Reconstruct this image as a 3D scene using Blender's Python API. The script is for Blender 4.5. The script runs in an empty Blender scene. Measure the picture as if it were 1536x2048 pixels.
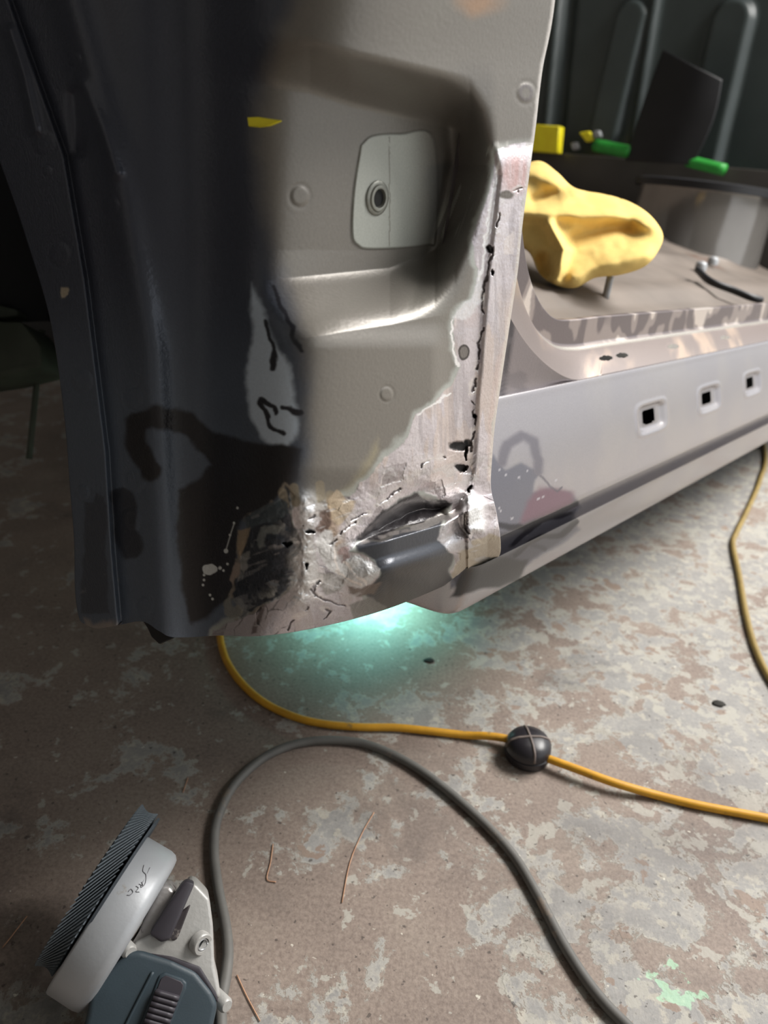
import bpy, bmesh, math, random
import numpy as np
from mathutils import Vector, Matrix

SC = bpy.context.scene
COL = SC.collection
random.seed(7)
rng = np.random.default_rng(7)

# ------------------------------------------------------------------ camera
W, H, F = 1536.0, 2048.0, 1518.0
CAM_H, PITCH, ROLL = 0.62, math.radians(28.0), math.radians(3.3)
C0 = np.array([0.0, 0.0, CAM_H])
_f = np.array([0, math.cos(PITCH), -math.sin(PITCH)])
_r0 = np.array([1.0, 0, 0]); _u0 = np.array([0, math.sin(PITCH), math.cos(PITCH)])
CR = math.cos(ROLL) * _r0 + math.sin(ROLL) * _u0
CU = -math.sin(ROLL) * _r0 + math.cos(ROLL) * _u0
CF = _f
cd = bpy.data.cameras.new('camera'); cam = bpy.data.objects.new('camera', cd); COL.objects.link(cam)
cam.matrix_world = Matrix(((CR[0], CU[0], -CF[0], C0[0]), (CR[1], CU[1], -CF[1], C0[1]), (CR[2], CU[2], -CF[2], C0[2]), (0, 0, 0, 1)))
cd.sensor_fit = 'VERTICAL'; cd.sensor_height = 36.0; cd.sensor_width = 27.0
cd.lens = F / H * 36.0
cd.clip_start = 0.02
cd.dof.use_dof = True; cd.dof.focus_distance = 0.56; cd.dof.aperture_fstop = cd.lens / 4.4
SC.camera = cam

# ------------------------------------------------------------------ light
world = bpy.data.worlds.new('World'); SC.world = world; world.use_nodes = True
bgn = world.node_tree.nodes['Background']
bgn.inputs[0].default_value = (0.93, 0.97, 1.0, 1); bgn.inputs[1].default_value = 0.95
SC.view_settings.view_transform = 'Standard'; SC.view_settings.look = 'None'
SC.view_settings.gamma = 1.0; SC.view_settings.use_curve_mapping = False
SC.view_settings.exposure = 0.4

def area(name, loc, target, size, power, color):
    l = bpy.data.lights.new(name, 'AREA'); l.shape = 'RECTANGLE'; l.size, l.size_y = size
    l.energy = power; l.color = color
    o = bpy.data.objects.new(name, l); COL.objects.link(o); o.location = loc
    o.rotation_euler = (Vector(target) - Vector(loc)).to_track_quat('-Z', 'Y').to_euler()
    return o
# daylight coming in at the open garage side
area('door_daylight', (2.05, 1.55, 2.4), (0.1, 0.6, 0.2), (1.8, 1.1), 150, (1.0, 0.975, 0.94))

# ------------------------------------------------------------------ maths helpers
def lin(r, g, b):
    def f(c):
        c /= 255.0
        return c / 12.92 if c <= 0.04045 else ((c + 0.055) / 1.055) ** 2.4
    return (f(r), f(g), f(b))
def ray(px, py):
    return CF + (px - W / 2) / F * CR - (py - H / 2) / F * CU
def at_t(px, py, t): return C0 + t * ray(px, py)
def at_z(px, py, z=0.0):
    d = ray(px, py); return C0 + (z - CAM_H) / d[2] * d
def ss(a, b, x):
    t = np.clip((np.asarray(x, float) - a) / (b - a), 0, 1); return t * t * (3 - 2 * t)
def _hash(ix, iy, seed):
    n = (ix.astype(np.int64) * 374761393 + iy.astype(np.int64) * 668265263 + seed * 1442695041) & 0xffffffff
    n = ((n ^ (n >> 13)) * 1274126177) & 0xffffffff
    return ((n ^ (n >> 16)) & 0xffff) / 65535.0
def vnoise(x, y, scale, seed=0):
    x = np.asarray(x, float) / scale; y = np.asarray(y, float) / scale
    ix = np.floor(x); iy = np.floor(y); fx = x - ix; fy = y - iy
    fx = fx * fx * (3 - 2 * fx); fy = fy * fy * (3 - 2 * fy)
    a = _hash(ix, iy, seed); b = _hash(ix + 1, iy, seed); c = _hash(ix, iy + 1, seed); d = _hash(ix + 1, iy + 1, seed)
    return (a * (1 - fx) + b * fx) * (1 - fy) + (c * (1 - fx) + d * fx) * fy
def fbm(x, y, scale, seed=0, oct=4):
    s = 0; a = 1; tot = 0
    for k in range(oct):
        s = s + a * vnoise(x, y, scale / 2 ** k, seed + k * 17); tot += a; a *= 0.5
    return s / tot - 0.5            # about -0.5 .. 0.5
def worley(x, y, scale, seed=0):
    x = np.asarray(x, float) / scale; y = np.asarray(y, float) / scale
    ix = np.floor(x); iy = np.floor(y); f1 = np.full(x.shape, 9.0); f2 = f1.copy(); cid = np.zeros(x.shape)
    for dx_ in (-1, 0, 1):
        for dy_ in (-1, 0, 1):
            cx = ix + dx_; cy = iy + dy_
            d = np.hypot(cx + _hash(cx, cy, seed) - x, cy + _hash(cx, cy, seed + 5) - y); h = _hash(cx, cy, seed + 9)
            c = d < f1; f2 = np.where(c, f1, np.minimum(f2, d)); cid = np.where(c, h, cid); f1 = np.where(c, d, f1)
    return f1, f2, cid
def seg_dist(X, Y, pts, closed=False):
    P = np.array(pts, float); best = np.full(X.shape, 1e9)
    n = len(P); rngs = range(n if closed else n - 1)
    for i in rngs:
        a = P[i]; b = P[(i + 1) % n]; d = b - a; L = d @ d + 1e-9
        t = np.clip(((X - a[0]) * d[0] + (Y - a[1]) * d[1]) / L, 0, 1)
        best = np.minimum(best, np.hypot(X - a[0] - t * d[0], Y - a[1] - t * d[1]))
    return best
def poly_sd(X, Y, pts):             # positive inside
    P = np.array(pts, float); n = len(P); ins = np.zeros(X.shape, bool)
    for i in range(n):
        x1, y1 = P[i]; x2, y2 = P[(i + 1) % n]
        if y1 == y2: continue
        c = ((y1 > Y) != (y2 > Y)) & (X < (x2 - x1) * (Y - y1) / (y2 - y1) + x1)
        ins ^= c
    d = seg_dist(X, Y, pts, True)
    return np.where(ins, d, -d)
def catmull(pts, n=12):
    P = [np.array(p, float) for p in pts]; P = [2 * P[0] - P[1]] + P + [2 * P[-1] - P[-2]]; out = []
    for i in range(1, len(P) - 2):
        for k in range(n):
            t = k / n; a, b, c, d = P[i - 1:i + 3]
            out.append(0.5 * (2 * b + (c - a) * t + (2 * a - 5 * b + 4 * c - d) * t * t + (3 * b - a - 3 * c + d) * t ** 3))
    out.append(P[-2]); return np.array(out)
def resample(pts, n):
    P = np.array(pts, float); L = np.r_[0, np.cumsum(np.linalg.norm(np.diff(P, axis=0), axis=1))]
    s = np.linspace(0, L[-1], n)
    return np.stack([np.interp(s, L, P[:, k]) for k in range(P.shape[1])], 1)

# van frame: length runs to the image point (2120, 560)
def camdir(px, py):
    d = ray(px, py); return d / np.linalg.norm(d)
VA = camdir(2120, 560)
_up = -camdir(600, 3900)
VN = np.cross(_up, VA); VN /= np.linalg.norm(VN)
if VN @ CR < 0: VN = -VN            # outboard
VU = np.cross(VN, VA); VU /= np.linalg.norm(VU)
if VU[2] < 0: VU = -VU
VO = at_t(985, 900, 0.58)
CS = VN @ (VO - C0)                 # side plane offset from the camera
P1 = at_t(590, 800, 1.0); _tside = CS / (VN @ ray(590, 800))
CFR = VA @ (_tside * ray(590, 800)) # front plane offset
def van(x, y, z): return VO + x * VA + y * VN + z * VU
def to_van(p): q = np.asarray(p) - VO; return np.array([q @ VA, q @ VN, q @ VU])
def px_side(px, py, y=0.0):         # pixel -> van point on a plane y = const
    d = ray(px, py); t = (CS + y) / (VN @ d); return to_van(C0 + t * d)
def px_long(px, py, x):             # pixel -> van point on a plane x = const
    d = ray(px, py); t = (VA @ (VO - C0) + x) / (VA @ d); return to_van(C0 + t * d)

# ------------------------------------------------------------------ object helpers
def setp(o, label=None, cat=None, group=None, kind=None):
    if label: o['label'] = label
    if cat: o['category'] = cat
    if group: o['group'] = group
    if kind: o['kind'] = kind
    return o
def empty(name, loc=(0, 0, 0)):
    o = bpy.data.objects.new(name, None); COL.objects.link(o); o.location = Vector(loc); o.empty_display_size = 0.05
    return o
def mesh_obj(name, verts, faces, mat, parent=None, smooth=True):
    me = bpy.data.meshes.new(name)
    me.from_pydata([tuple(map(float, v)) for v in verts], [], [tuple(map(int, f)) for f in faces])
    me.update()
    if smooth:
        me.polygons.foreach_set('use_smooth', [True] * len(me.polygons))
    if mat: me.materials.append(mat)
    o = bpy.data.objects.new(name, me); COL.objects.link(o)
    if parent:
        o.parent = parent; o.matrix_parent_inverse = Matrix.Translation(-parent.location) if parent.parent is None else Matrix.Identity(4)
        if parent.parent is not None:
            o.matrix_parent_inverse = Matrix.Identity(4)
            # parent is a part in world coordinates: undo the root offset only once
            o.matrix_parent_inverse = (world_of(parent)).inverted()
    return o
def world_of(o):
    m = o.matrix_basis.copy()
    if o.parent: m = world_of(o.parent) @ o.matrix_parent_inverse @ m
    return m
def bm_obj(name, bm, mat, parent=None, smooth=False, angle=None):
    me = bpy.data.meshes.new(name); bm.normal_update(); bm.to_mesh(me); bm.free()
    if smooth: me.polygons.foreach_set('use_smooth', [True] * len(me.polygons))
    if mat: me.materials.append(mat)
    o = bpy.data.objects.new(name, me); COL.objects.link(o)
    if parent:
        o.parent = parent; o.matrix_parent_inverse = world_of(parent).inverted()
    return o
def grid_mesh(name, P, mat, parent=None, colors=None, mats=None, keep=None, flip=False, rim=None):
    """P: (nr, nc, 3) array. keep: bool per face. rim: (nr,nc,3) vectors for an edge return."""
    nr, nc = P.shape[:2]
    idx = np.arange(nr * nc).reshape(nr, nc)
    q = np.stack([idx[:-1, :-1], idx[:-1, 1:], idx[1:, 1:], idx[1:, :-1]], -1).reshape(-1, 4)
    if keep is not None: q = q[keep.reshape(-1)]
    V = P.reshape(-1, 3)
    cA = None if colors is None else colors.reshape(-1, 3)
    mA = None if mats is None else mats.reshape(-1, 3)
    if rim is not None:
        loop = np.r_[idx[0, :], idx[1:, -1], idx[-1, -2::-1], idx[-2:0:-1, 0]]
        n = len(loop); base = len(V)
        V = np.r_[V, V[loop] + rim.reshape(-1, 3)[loop]]
        k = np.arange(n); k2 = (k + 1) % n
        q = np.r_[q, np.stack([loop[k2], loop[k], base + k, base + k2], -1)]
        if cA is not None: cA = np.r_[cA, cA[loop]]
        if mA is not None: mA = np.r_[mA, mA[loop]]
    if flip: q = q[:, ::-1]
    me = bpy.data.meshes.new(name)
    me.vertices.add(len(V)); me.vertices.foreach_set('co', V.astype(np.float32).ravel())
    me.loops.add(q.size); me.loops.foreach_set('vertex_index', q.astype(np.int32).ravel())
    me.polygons.add(len(q)); me.polygons.foreach_set('loop_start', (np.arange(len(q)) * 4).astype(np.int32))
    me.polygons.foreach_set('use_smooth', np.ones(len(q), bool))
    me.update(calc_edges=True)
    for nm, arr in (('Col', cA), ('Mat', mA)):
        if arr is not None:
            at = me.color_attributes.new(nm, 'FLOAT_COLOR', 'POINT')
            at.data.foreach_set('color', np.c_[arr, np.ones(len(arr))].astype(np.float32).ravel())
    if mat: me.materials.append(mat)
    o = bpy.data.objects.new(name, me); COL.objects.link(o)
    if parent:
        o.parent = parent; o.matrix_parent_inverse = world_of(parent).inverted()
    return o
def tube(name, pts, r, mat, parent=None, seg=10, n=10, caps=True, taper=None):
    P = catmull(pts, n) if n > 1 else np.array(pts, float)
    N = len(P); T = np.gradient(P, axis=0); T /= np.linalg.norm(T, axis=1)[:, None] + 1e-12
    ref = np.array([0, 0, 1.0]) if abs(T[0][2]) < 0.9 else np.array([1.0, 0, 0])
    nv = ref - (ref @ T[0]) * T[0]; nv /= np.linalg.norm(nv)
    V = []; 
    for i in range(N):
        nv = nv - (nv @ T[i]) * T[i]; nv /= np.linalg.norm(nv); bv = np.cross(T[i], nv)
        rr = r if taper is None else r * taper(i / (N - 1))
        for k in range(seg):
            a = 2 * math.pi * k / seg; V.append(P[i] + rr * (math.cos(a) * nv + math.sin(a) * bv))
    Fc = []
    for i in range(N - 1):
        for k in range(seg):
            k2 = (k + 1) % seg; Fc.append((i * seg + k, i * seg + k2, (i + 1) * seg + k2, (i + 1) * seg + k))
    if caps:
        Fc.append(tuple(range(seg))[::-1]); Fc.append(tuple((N - 1) * seg + k for k in range(seg)))
    return mesh_obj(name, V, Fc, mat, parent)
def prism(name, top, depth_vec, mat, parent=None, bevel=0.0, segs=3, smooth=True):
    """top: list of 3-D points; extruded by depth_vec; bevelled all round"""
    bm = bmesh.new()
    a = [bm.verts.new(tuple(p)) for p in top]; b = [bm.verts.new(tuple(np.asarray(p) + depth_vec)) for p in top]
    bm.faces.new(a); bm.faces.new(b[::-1]); n = len(a)
    for i in range(n): bm.faces.new((a[i], b[i], b[(i + 1) % n], a[(i + 1) % n]))
    bmesh.ops.recalc_face_normals(bm, faces=bm.faces)
    if bevel: bmesh.ops.bevel(bm, geom=bm.edges[:], offset=bevel, segments=segs, affect='EDGES', profile=0.5, clamp_overlap=True)
    return bm_obj(name, bm, mat, parent, smooth=False if not smooth else True) if False else _smooth_angle(bm_obj(name, bm, mat, parent, smooth=True))
def _smooth_angle(o, ang=40):
    me = o.data
    bm = bmesh.new(); bm.from_mesh(me)
    for e in bm.edges:
        if len(e.link_faces) == 2 and e.calc_face_angle(0) > math.radians(ang): e.smooth = False
    bm.to_mesh(me); bm.free(); return o
def box(name, o3, ax, ay, az, mat, parent=None, bevel=0.0, segs=2):
    """box from a corner and three edge vectors"""
    o3, ax, ay, az = map(np.asarray, (o3, ax, ay, az))
    return prism(name, [o3, o3 + ax, o3 + ax + ay, o3 + ay], az, mat, parent, bevel, segs)
def disc_lathe(name, prof, centre, axis, mat, parent=None, seg=32, ref=None, a0=0.0, a1=2 * math.pi, smooth=True):
    """prof: (x along axis, r)"""
    axis = np.asarray(axis, float); axis /= np.linalg.norm(axis)
    ref = np.array([0, 0, 1.0]) if ref is None else np.asarray(ref, float)
    if abs(ref @ axis) > 0.95: ref = np.array([1.0, 0, 0])
    e = ref - (ref @ axis) * axis; e /= np.linalg.norm(e); g = np.cross(axis, e)
    full = abs(a1 - a0 - 2 * math.pi) < 1e-6; m = seg if full else seg + 1
    V = []; Fc = []
    for k in range(m):
        a = a0 + (a1 - a0) * k / seg
        for (x, r) in prof: V.append(np.asarray(centre) + x * axis + r * (math.cos(a) * e + math.sin(a) * g))
    n = len(prof)
    for k in range(seg):
        k2 = (k + 1) % m
        for i in range(n - 1): Fc.append((k * n + i, k * n + i + 1, k2 * n + i + 1, k2 * n + i))
    o = mesh_obj(name, V, Fc, mat, parent, smooth)
    bm = bmesh.new(); bm.from_mesh(o.data); bmesh.ops.remove_doubles(bm, verts=bm.verts, dist=1e-6)
    bmesh.ops.recalc_face_normals(bm, faces=bm.faces); bm.to_mesh(o.data); bm.free()
    return _smooth_angle(o, 45)

# ------------------------------------------------------------------ materials
def new_mat(name):
    m = bpy.data.materials.new(name); m.use_nodes = True
    nt = m.node_tree; b = nt.nodes['Principled BSDF']; return m, nt, b
def N(nt, t, **kw):
    n = nt.nodes.new(t)
    for k, v in kw.items(): setattr(n, k, v)
    return n
def simple(name, rgb, rough=0.5, metal=0.0, var=0.15, scale=60, bump=0.0, bscale=400, spec=0.5, dirt=None, dscale=20, dthr=0.6):
    m, nt, b = new_mat(name); c = lin(*rgb)
    tc = N(nt, 'ShaderNodeTexCoord'); nz = N(nt, 'ShaderNodeTexNoise'); nz.inputs['Scale'].default_value = scale; nz.inputs['Detail'].default_value = 6
    nt.links.new(tc.outputs['Object'], nz.inputs['Vector'])
    cr = N(nt, 'ShaderNodeValToRGB'); cr.color_ramp.elements[0].position = 0.3; cr.color_ramp.elements[1].position = 0.72
    cr.color_ramp.elements[0].color = tuple(x * (1 - var) for x in c) + (1,)
    cr.color_ramp.elements[1].color = tuple(min(1, x * (1 + var)) for x in c) + (1,)
    nt.links.new(nz.outputs['Fac'], cr.inputs['Fac']); out = cr.outputs['Color']
    if dirt:
        nd = N(nt, 'ShaderNodeTexNoise'); nd.inputs['Scale'].default_value = dscale; nd.inputs['Detail'].default_value = 9; nd.inputs['Roughness'].default_value = 0.65
        nt.links.new(tc.outputs['Object'], nd.inputs['Vector'])
        mr = N(nt, 'ShaderNodeMapRange'); mr.inputs[1].default_value = dthr; mr.inputs[2].default_value = dthr + 0.06
        nt.links.new(nd.outputs['Fac'], mr.inputs[0])
        mx = N(nt, 'ShaderNodeMix', data_type='RGBA'); nt.links.new(mr.outputs[0], mx.inputs[0]); nt.links.new(out, mx.inputs[6]); mx.inputs[7].default_value = lin(*dirt) + (1,)
        out = mx.outputs[2]
    nt.links.new(out, b.inputs['Base Color'])
    b.inputs['Roughness'].default_value = rough; b.inputs['Metallic'].default_value = metal
    b.inputs['Specular IOR Level'].default_value = spec
    if bump:
        n2 = N(nt, 'ShaderNodeTexNoise'); n2.inputs['Scale'].default_value = bscale; n2.inputs['Detail'].default_value = 4
        nt.links.new(tc.outputs['Object'], n2.inputs['Vector'])
        bp = N(nt, 'ShaderNodeBump'); bp.inputs['Strength'].default_value = bump; bp.inputs['Distance'].default_value = 0.002
        nt.links.new(n2.outputs['Fac'], bp.inputs['Height']); nt.links.new(bp.outputs['Normal'], b.inputs['Normal'])
    return m
def attr_metal(name, bump=0.06):
    """colour, metallic, roughness and relief come from what each spot of the sheet is made of (paint, primer, bare steel) and from painted highlights"""
    m, nt, b = new_mat(name)
    a = N(nt, 'ShaderNodeVertexColor', layer_name='Col'); a2 = N(nt, 'ShaderNodeVertexColor', layer_name='Mat')
    sp = N(nt, 'ShaderNodeSeparateColor'); nt.links.new(a2.outputs['Color'], sp.inputs['Color'])
    tc = N(nt, 'ShaderNodeTexCoord')
    nz = N(nt, 'ShaderNodeTexNoise'); nz.inputs['Scale'].default_value = 900; nz.inputs['Detail'].default_value = 3
    nt.links.new(tc.outputs['Object'], nz.inputs['Vector'])
    mr = N(nt, 'ShaderNodeMapRange'); mr.inputs[3].default_value = 0.86; mr.inputs[4].default_value = 1.14
    nt.links.new(nz.outputs['Fac'], mr.inputs[0])
    mx = N(nt, 'ShaderNodeMix', data_type='RGBA', blend_type='MULTIPLY'); mx.inputs[0].default_value = 1
    nt.links.new(a.outputs['Color'], mx.inputs[6]); nt.links.new(mr.outputs[0], mx.inputs[7])
    nt.links.new(mx.outputs[2], b.inputs['Base Color'])
    nt.links.new(sp.outputs[0], b.inputs['Metallic']); nt.links.new(sp.outputs[1], b.inputs['Roughness'])
    n2 = N(nt, 'ShaderNodeTexNoise'); n2.inputs['Scale'].default_value = 420; n2.inputs['Detail'].default_value = 4
    nt.links.new(tc.outputs['Object'], n2.inputs['Vector'])
    bp = N(nt, 'ShaderNodeBump'); bp.inputs['Distance'].default_value = 0.0015
    ad = N(nt, 'ShaderNodeMath', operation='MULTIPLY_ADD'); ad.inputs[1].default_value = 0.5; ad.inputs[2].default_value = bump
    nt.links.new(sp.outputs[2], ad.inputs[0]); nt.links.new(ad.outputs[0], bp.inputs['Strength'])
    nt.links.new(n2.outputs['Fac'], bp.inputs['Height']); nt.links.new(bp.outputs['Normal'], b.inputs['Normal'])
    return m
M = {}
M['sheet'] = attr_metal('sheet_steel')
M['dark_paint'] = simple('dark_green_grey_paint', (70, 78, 78), 0.36, 0.0, 0.12, 8, 0.05)
M['shelf'] = simple('dark_shelf_paint', (58, 54, 50), 0.5, 0.0, 0.2, 10)
M['black_paint'] = simple('black_paint', (24, 24, 27), 0.5, 0.0, 0.2, 12)
M['cab_floor'] = simple('cab_floor_paint', (112, 102, 94), 0.55, 0.0, 0.25, 9, 0.1, 200, dirt=(94, 66, 52), dscale=6, dthr=0.62)
M['tub'] = simple('grey_tub_paint', (128, 124, 120), 0.16, 0.5, 0.12, 7)
M['steel'] = simple('bright_steel', (196, 198, 200), 0.3, 0.9, 0.1, 90, 0.05)
M['nut'] = simple('zinc_nut', (140, 140, 132), 0.45, 0.6, 0.15, 200, 0.1)
M['hole'] = simple('hole_dark', (20, 20, 20), 0.8)
M['rag'] = simple('yellow_chamois', (238, 206, 128), 0.95, 0.0, 0.1, 40, 0.25, 700, spec=0.1)
M['yellow'] = simple('yellow_plastic', (255, 236, 40), 0.5, 0.0, 0.06, 40)
M['green'] = simple('green_plastic', (52, 160, 62), 0.45, 0.0, 0.12, 40)
M['cord_y'] = simple('yellow_rubber', (206, 150, 34), 0.55, 0.0, 0.12, 60, dirt=(150, 118, 60), dscale=35, dthr=0.6)
M['cord_o'] = simple('olive_rubber', (138, 116, 60), 0.6, 0.0, 0.15, 60)
M['cord_g'] = simple('grey_rubber', (98, 96, 92), 0.62, 0.0, 0.12, 60, dirt=(124, 112, 100), dscale=25, dthr=0.58)
M['switch'] = simple('black_plastic', (36, 33, 37), 0.35, 0.0, 0.15, 60)
M['switch_rib'] = simple('dusty_plastic', (112, 100, 94), 0.6, 0.0, 0.12, 60)
M['guard'] = simple('grey_guard_paint', (166, 168, 171), 0.42, 0.15, 0.05, 30, 0.06, 300, dirt=(150, 140, 128), dscale=38, dthr=0.66)
M['cast'] = simple('cast_aluminium', (172, 170, 166), 0.45, 0.25, 0.06, 50, 0.12, 350, dirt=(140, 132, 124), dscale=45, dthr=0.66)
M['scuffed_cast'] = simple('scuffed_aluminium', (172, 168, 166), 0.35, 0.5, 0.25, 40, 0.4, 150, dirt=(90, 82, 80), dscale=60, dthr=0.58)
M['worn_dark'] = simple('worn_dark_paint', (62, 56, 58), 0.5, 0.2, 0.2, 60, dirt=(168, 160, 152), dscale=60, dthr=0.55)
M['teal_case'] = simple('blue_grey_nylon', (50, 62, 69), 0.5, 0.0, 0.08, 60, 0.05, 900)
M['dark_case'] = simple('dark_grey_nylon', (58, 54, 60), 0.5, 0.0, 0.1, 60)
M['flap'] = simple('zirconia_abrasive', (92, 100, 106), 0.75, 0.1, 0.25, 300, 0.3, 1500)
M['flap_edge'] = simple('flap_backing', (60, 66, 72), 0.8, 0.0, 0.2, 300)
M['scribble'] = simple('pencil', (110, 108, 112), 0.7)
M['needle'] = simple('dry_needle', (186, 142, 112), 0.7, 0.0, 0.15, 200)
M['crumb'] = simple('dark_crumb', (44, 42, 38), 0.85, 0.0, 0.2, 200)
M['drive_reflector'] = simple('pale_concrete', (190, 186, 178), 0.9, 0.0, 0.1, 2)
M['wall'] = simple('grey_garage_wall', (128, 126, 122), 0.9, 0.0, 0.1, 3)
M['bracket'] = simple('greenish_underbody', (66, 72, 62), 0.7, 0.0, 0.25, 20)

def floor_material():
    m, nt, b = new_mat('worn_concrete'); L = nt.links.new
    tc = N(nt, 'ShaderNodeTexCoord'); obj = tc.outputs['Object']
    def noise(scale, det=8, rough=0.6, dist=0.0, off=(0, 0, 0)):
        mp = N(nt, 'ShaderNodeMapping'); mp.inputs['Location'].default_value = off; L(obj, mp.inputs['Vector'])
        n = N(nt, 'ShaderNodeTexNoise'); n.inputs['Scale'].default_value = scale; n.inputs['Detail'].default_value = det
        n.inputs['Roughness'].default_value = rough; n.inputs['Distortion'].default_value = dist
        L(mp.outputs['Vector'], n.inputs['Vector']); return n.outputs['Fac']
    def ramp(fac, *els):
        r = N(nt, 'ShaderNodeValToRGB'); e = r.color_ramp.elements
        while len(e) < len(els): e.new(0.5)
        for x, (p, c) in zip(e, els): x.position = p; x.color = (lin(*c) + (1,)) if len(c) == 3 else c
        L(fac, r.inputs['Fac']); return r.outputs['Color']
    def step(fac, a, bb):
        r = N(nt, 'ShaderNodeMapRange'); r.inputs[1].default_value = a; r.inputs[2].default_value = bb; L(fac, r.inputs[0]); return r.outputs[0]
    def math_(op, x, y):
        n = N(nt, 'ShaderNodeMath', operation=op)
        for i, v in enumerate((x, y)):
            if isinstance(v, (int, float)): n.inputs[i].default_value = v
            else: L(v, n.inputs[i])
        return n.outputs[0]
    def mix(fac, a, c):
        n = N(nt, 'ShaderNodeMix', data_type='RGBA')
        if isinstance(fac, (int, float)): n.inputs[0].default_value = fac
        else: L(fac, n.inputs[0])
        for i, v in ((6, a), (7, c)):
            if isinstance(v, tuple): n.inputs[i].default_value = lin(*v) + (1,)
            else: L(v, n.inputs[i])
        return n.outputs[2]
    base = ramp(noise(7, 8), (0.3, (118, 104, 96)), (0.5, (139, 124, 114)), (0.72, (154, 141, 129)))
    grit = ramp(noise(260, 4, 0.7), (0.35, (84, 72, 66)), (0.62, (170, 156, 144)))
    base = mix(0.3, base, grit)
    # what is left of the old grey paint: islands, more of it towards the open side
    sx = N(nt, 'ShaderNodeSeparateXYZ'); L(obj, sx.inputs[0])
    grad = math_('MULTIPLY', math_('ADD', sx.outputs[0], -0.02), 0.20)
    grad = math_('MINIMUM', math_('MAXIMUM', grad, -0.022), 0.085)
    pn = math_('ADD', noise(11.5, 12, 0.70, 0.15, (3.1, 1.2, 0)), grad)
    paint = step(pn, 0.535, 0.548)
    rim = math_('MULTIPLY', step(pn, 0.520, 0.548), math_('SUBTRACT', 1.0, step(pn, 0.549, 0.585)))
    pcol = ramp(noise(22, 7), (0.3, (136, 135, 133)), (0.55, (152, 151, 148)), (0.75, (170, 166, 158)))
    pcol = mix(math_('MULTIPLY', step(noise(60, 5, 0.6, 0, (9, 2, 0)), 0.56, 0.62), 0.7), pcol, (190, 184, 169))
    pcol = mix(0.16, pcol, grit)
    col = mix(paint, base, pcol)
    col = mix(math_('MULTIPLY', rim, 0.45), col, (190, 184, 172))
    # second, smaller chips
    pn2 = math_('ADD', noise(34, 8, 0.6, 0.2, (7, 5, 0)), math_('MULTIPLY', grad, 0.9))
    col = mix(math_('MULTIPLY', step(pn2, 0.615, 0.63), 0.8), col, (172, 168, 158))
    # brown pits inside the paint
    pit = math_('MULTIPLY', step(noise(30, 6, 0.6, 0.3, (1, 8, 0)), 0.61, 0.625), paint)
    col = mix(math_('MULTIPLY', pit, 0.85), col, (140, 120, 106))
    # dark oil stains and specks
    col = mix(math_('MULTIPLY', step(noise(5, 7, 0.62, 0.3, (4, 4, 0)), 0.59, 0.70), 0.5), col, (74, 68, 66))
    col = mix(math_('MULTIPLY', step(noise(150, 3, 0.5, 0, (2, 2, 0)), 0.66, 0.70), 0.7), col, (60, 53, 50))
    col = mix(math_('MULTIPLY', step(noise(3.2, 8, 0.7, 0.4, (8, 3, 0)), 0.54, 0.66), 0.35), col, (88, 80, 76))
    col = mix(math_('MULTIPLY', step(noise(120, 3, 0.5, 0, (6, 1, 0)), 0.72, 0.74), 0.8), col, (214, 208, 194))
    # drops of mint paint near the cable
    vd = N(nt, 'ShaderNodeVectorMath', operation='DISTANCE'); L(obj, vd.inputs[0]); vd.inputs[1].default_value = tuple(at_z(1340, 1960))
    near = math_('SUBTRACT', 1.0, step(vd.outputs['Value'], 0.015, 0.075))
    mint = math_('MULTIPLY', step(math_('MULTIPLY', noise(62, 4, 0.5, 0.2, (5, 9, 0)), near), 0.52, 0.55), 0.7)
    col = mix(mint, col, (168, 208, 176))
    L(col, b.inputs['Base Color']); b.inputs['Roughness'].default_value = 0.62; b.inputs['Specular IOR Level'].default_value = 0.35
    bp = N(nt, 'ShaderNodeBump'); bp.inputs['Strength'].default_value = 0.5; bp.inputs['Distance'].default_value = 0.0015
    h = math_('ADD', math_('MULTIPLY', paint, 0.6), math_('MULTIPLY', noise(300, 4, 0.6), 0.5))
    L(h, bp.inputs['Height']); L(bp.outputs['Normal'], b.inputs['Normal'])
    return m
M['floor'] = floor_material()

# ------------------------------------------------------------------ the garage
def quad(name, pts, mat):
    return setp(mesh_obj(name, pts, [(0, 1, 2, 3)], mat, None, False), kind='structure')
def slab(name, lo, hi, mat):
    x0, y0, z0 = lo; x1, y1, z1 = hi
    o = box(name, (x0, y0, z0), (x1 - x0, 0, 0), (0, y1 - y0, 0), (0, 0, z1 - z0), mat); o['kind'] = 'structure'; return o
slab('floor', (-2.2, -2.2, -0.1), (2.4, 5, 0.0), M['floor'])
slab('driveway_reflector', (2.4, -6, -0.12), (12, 9, -0.002), M['drive_reflector'])  # pale slab out of view, added to brighten reflections on the sill
slab('wall_left', (-2.3, -2.2, 0), (-2.2, 5, 2.7), M['wall'])
slab('wall_back', (-2.3, 4.6, 0), (2.4, 4.7, 2.7), M['wall'])
slab('wall_front', (-2.3, -2.3, 0), (2.4, -2.2, 2.7), M['wall'])
slab('ceiling', (-2.3, -2.3, 2.7), (2.4, 4.7, 2.8), M['wall'])

# ------------------------------------------------------------------ the van
VAN = empty('van_body', van(0.35, -0.4, -0.26))
setp(VAN, 'grey van body with stripped door pillar and bare steel sill', 'vehicle body')

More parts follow.
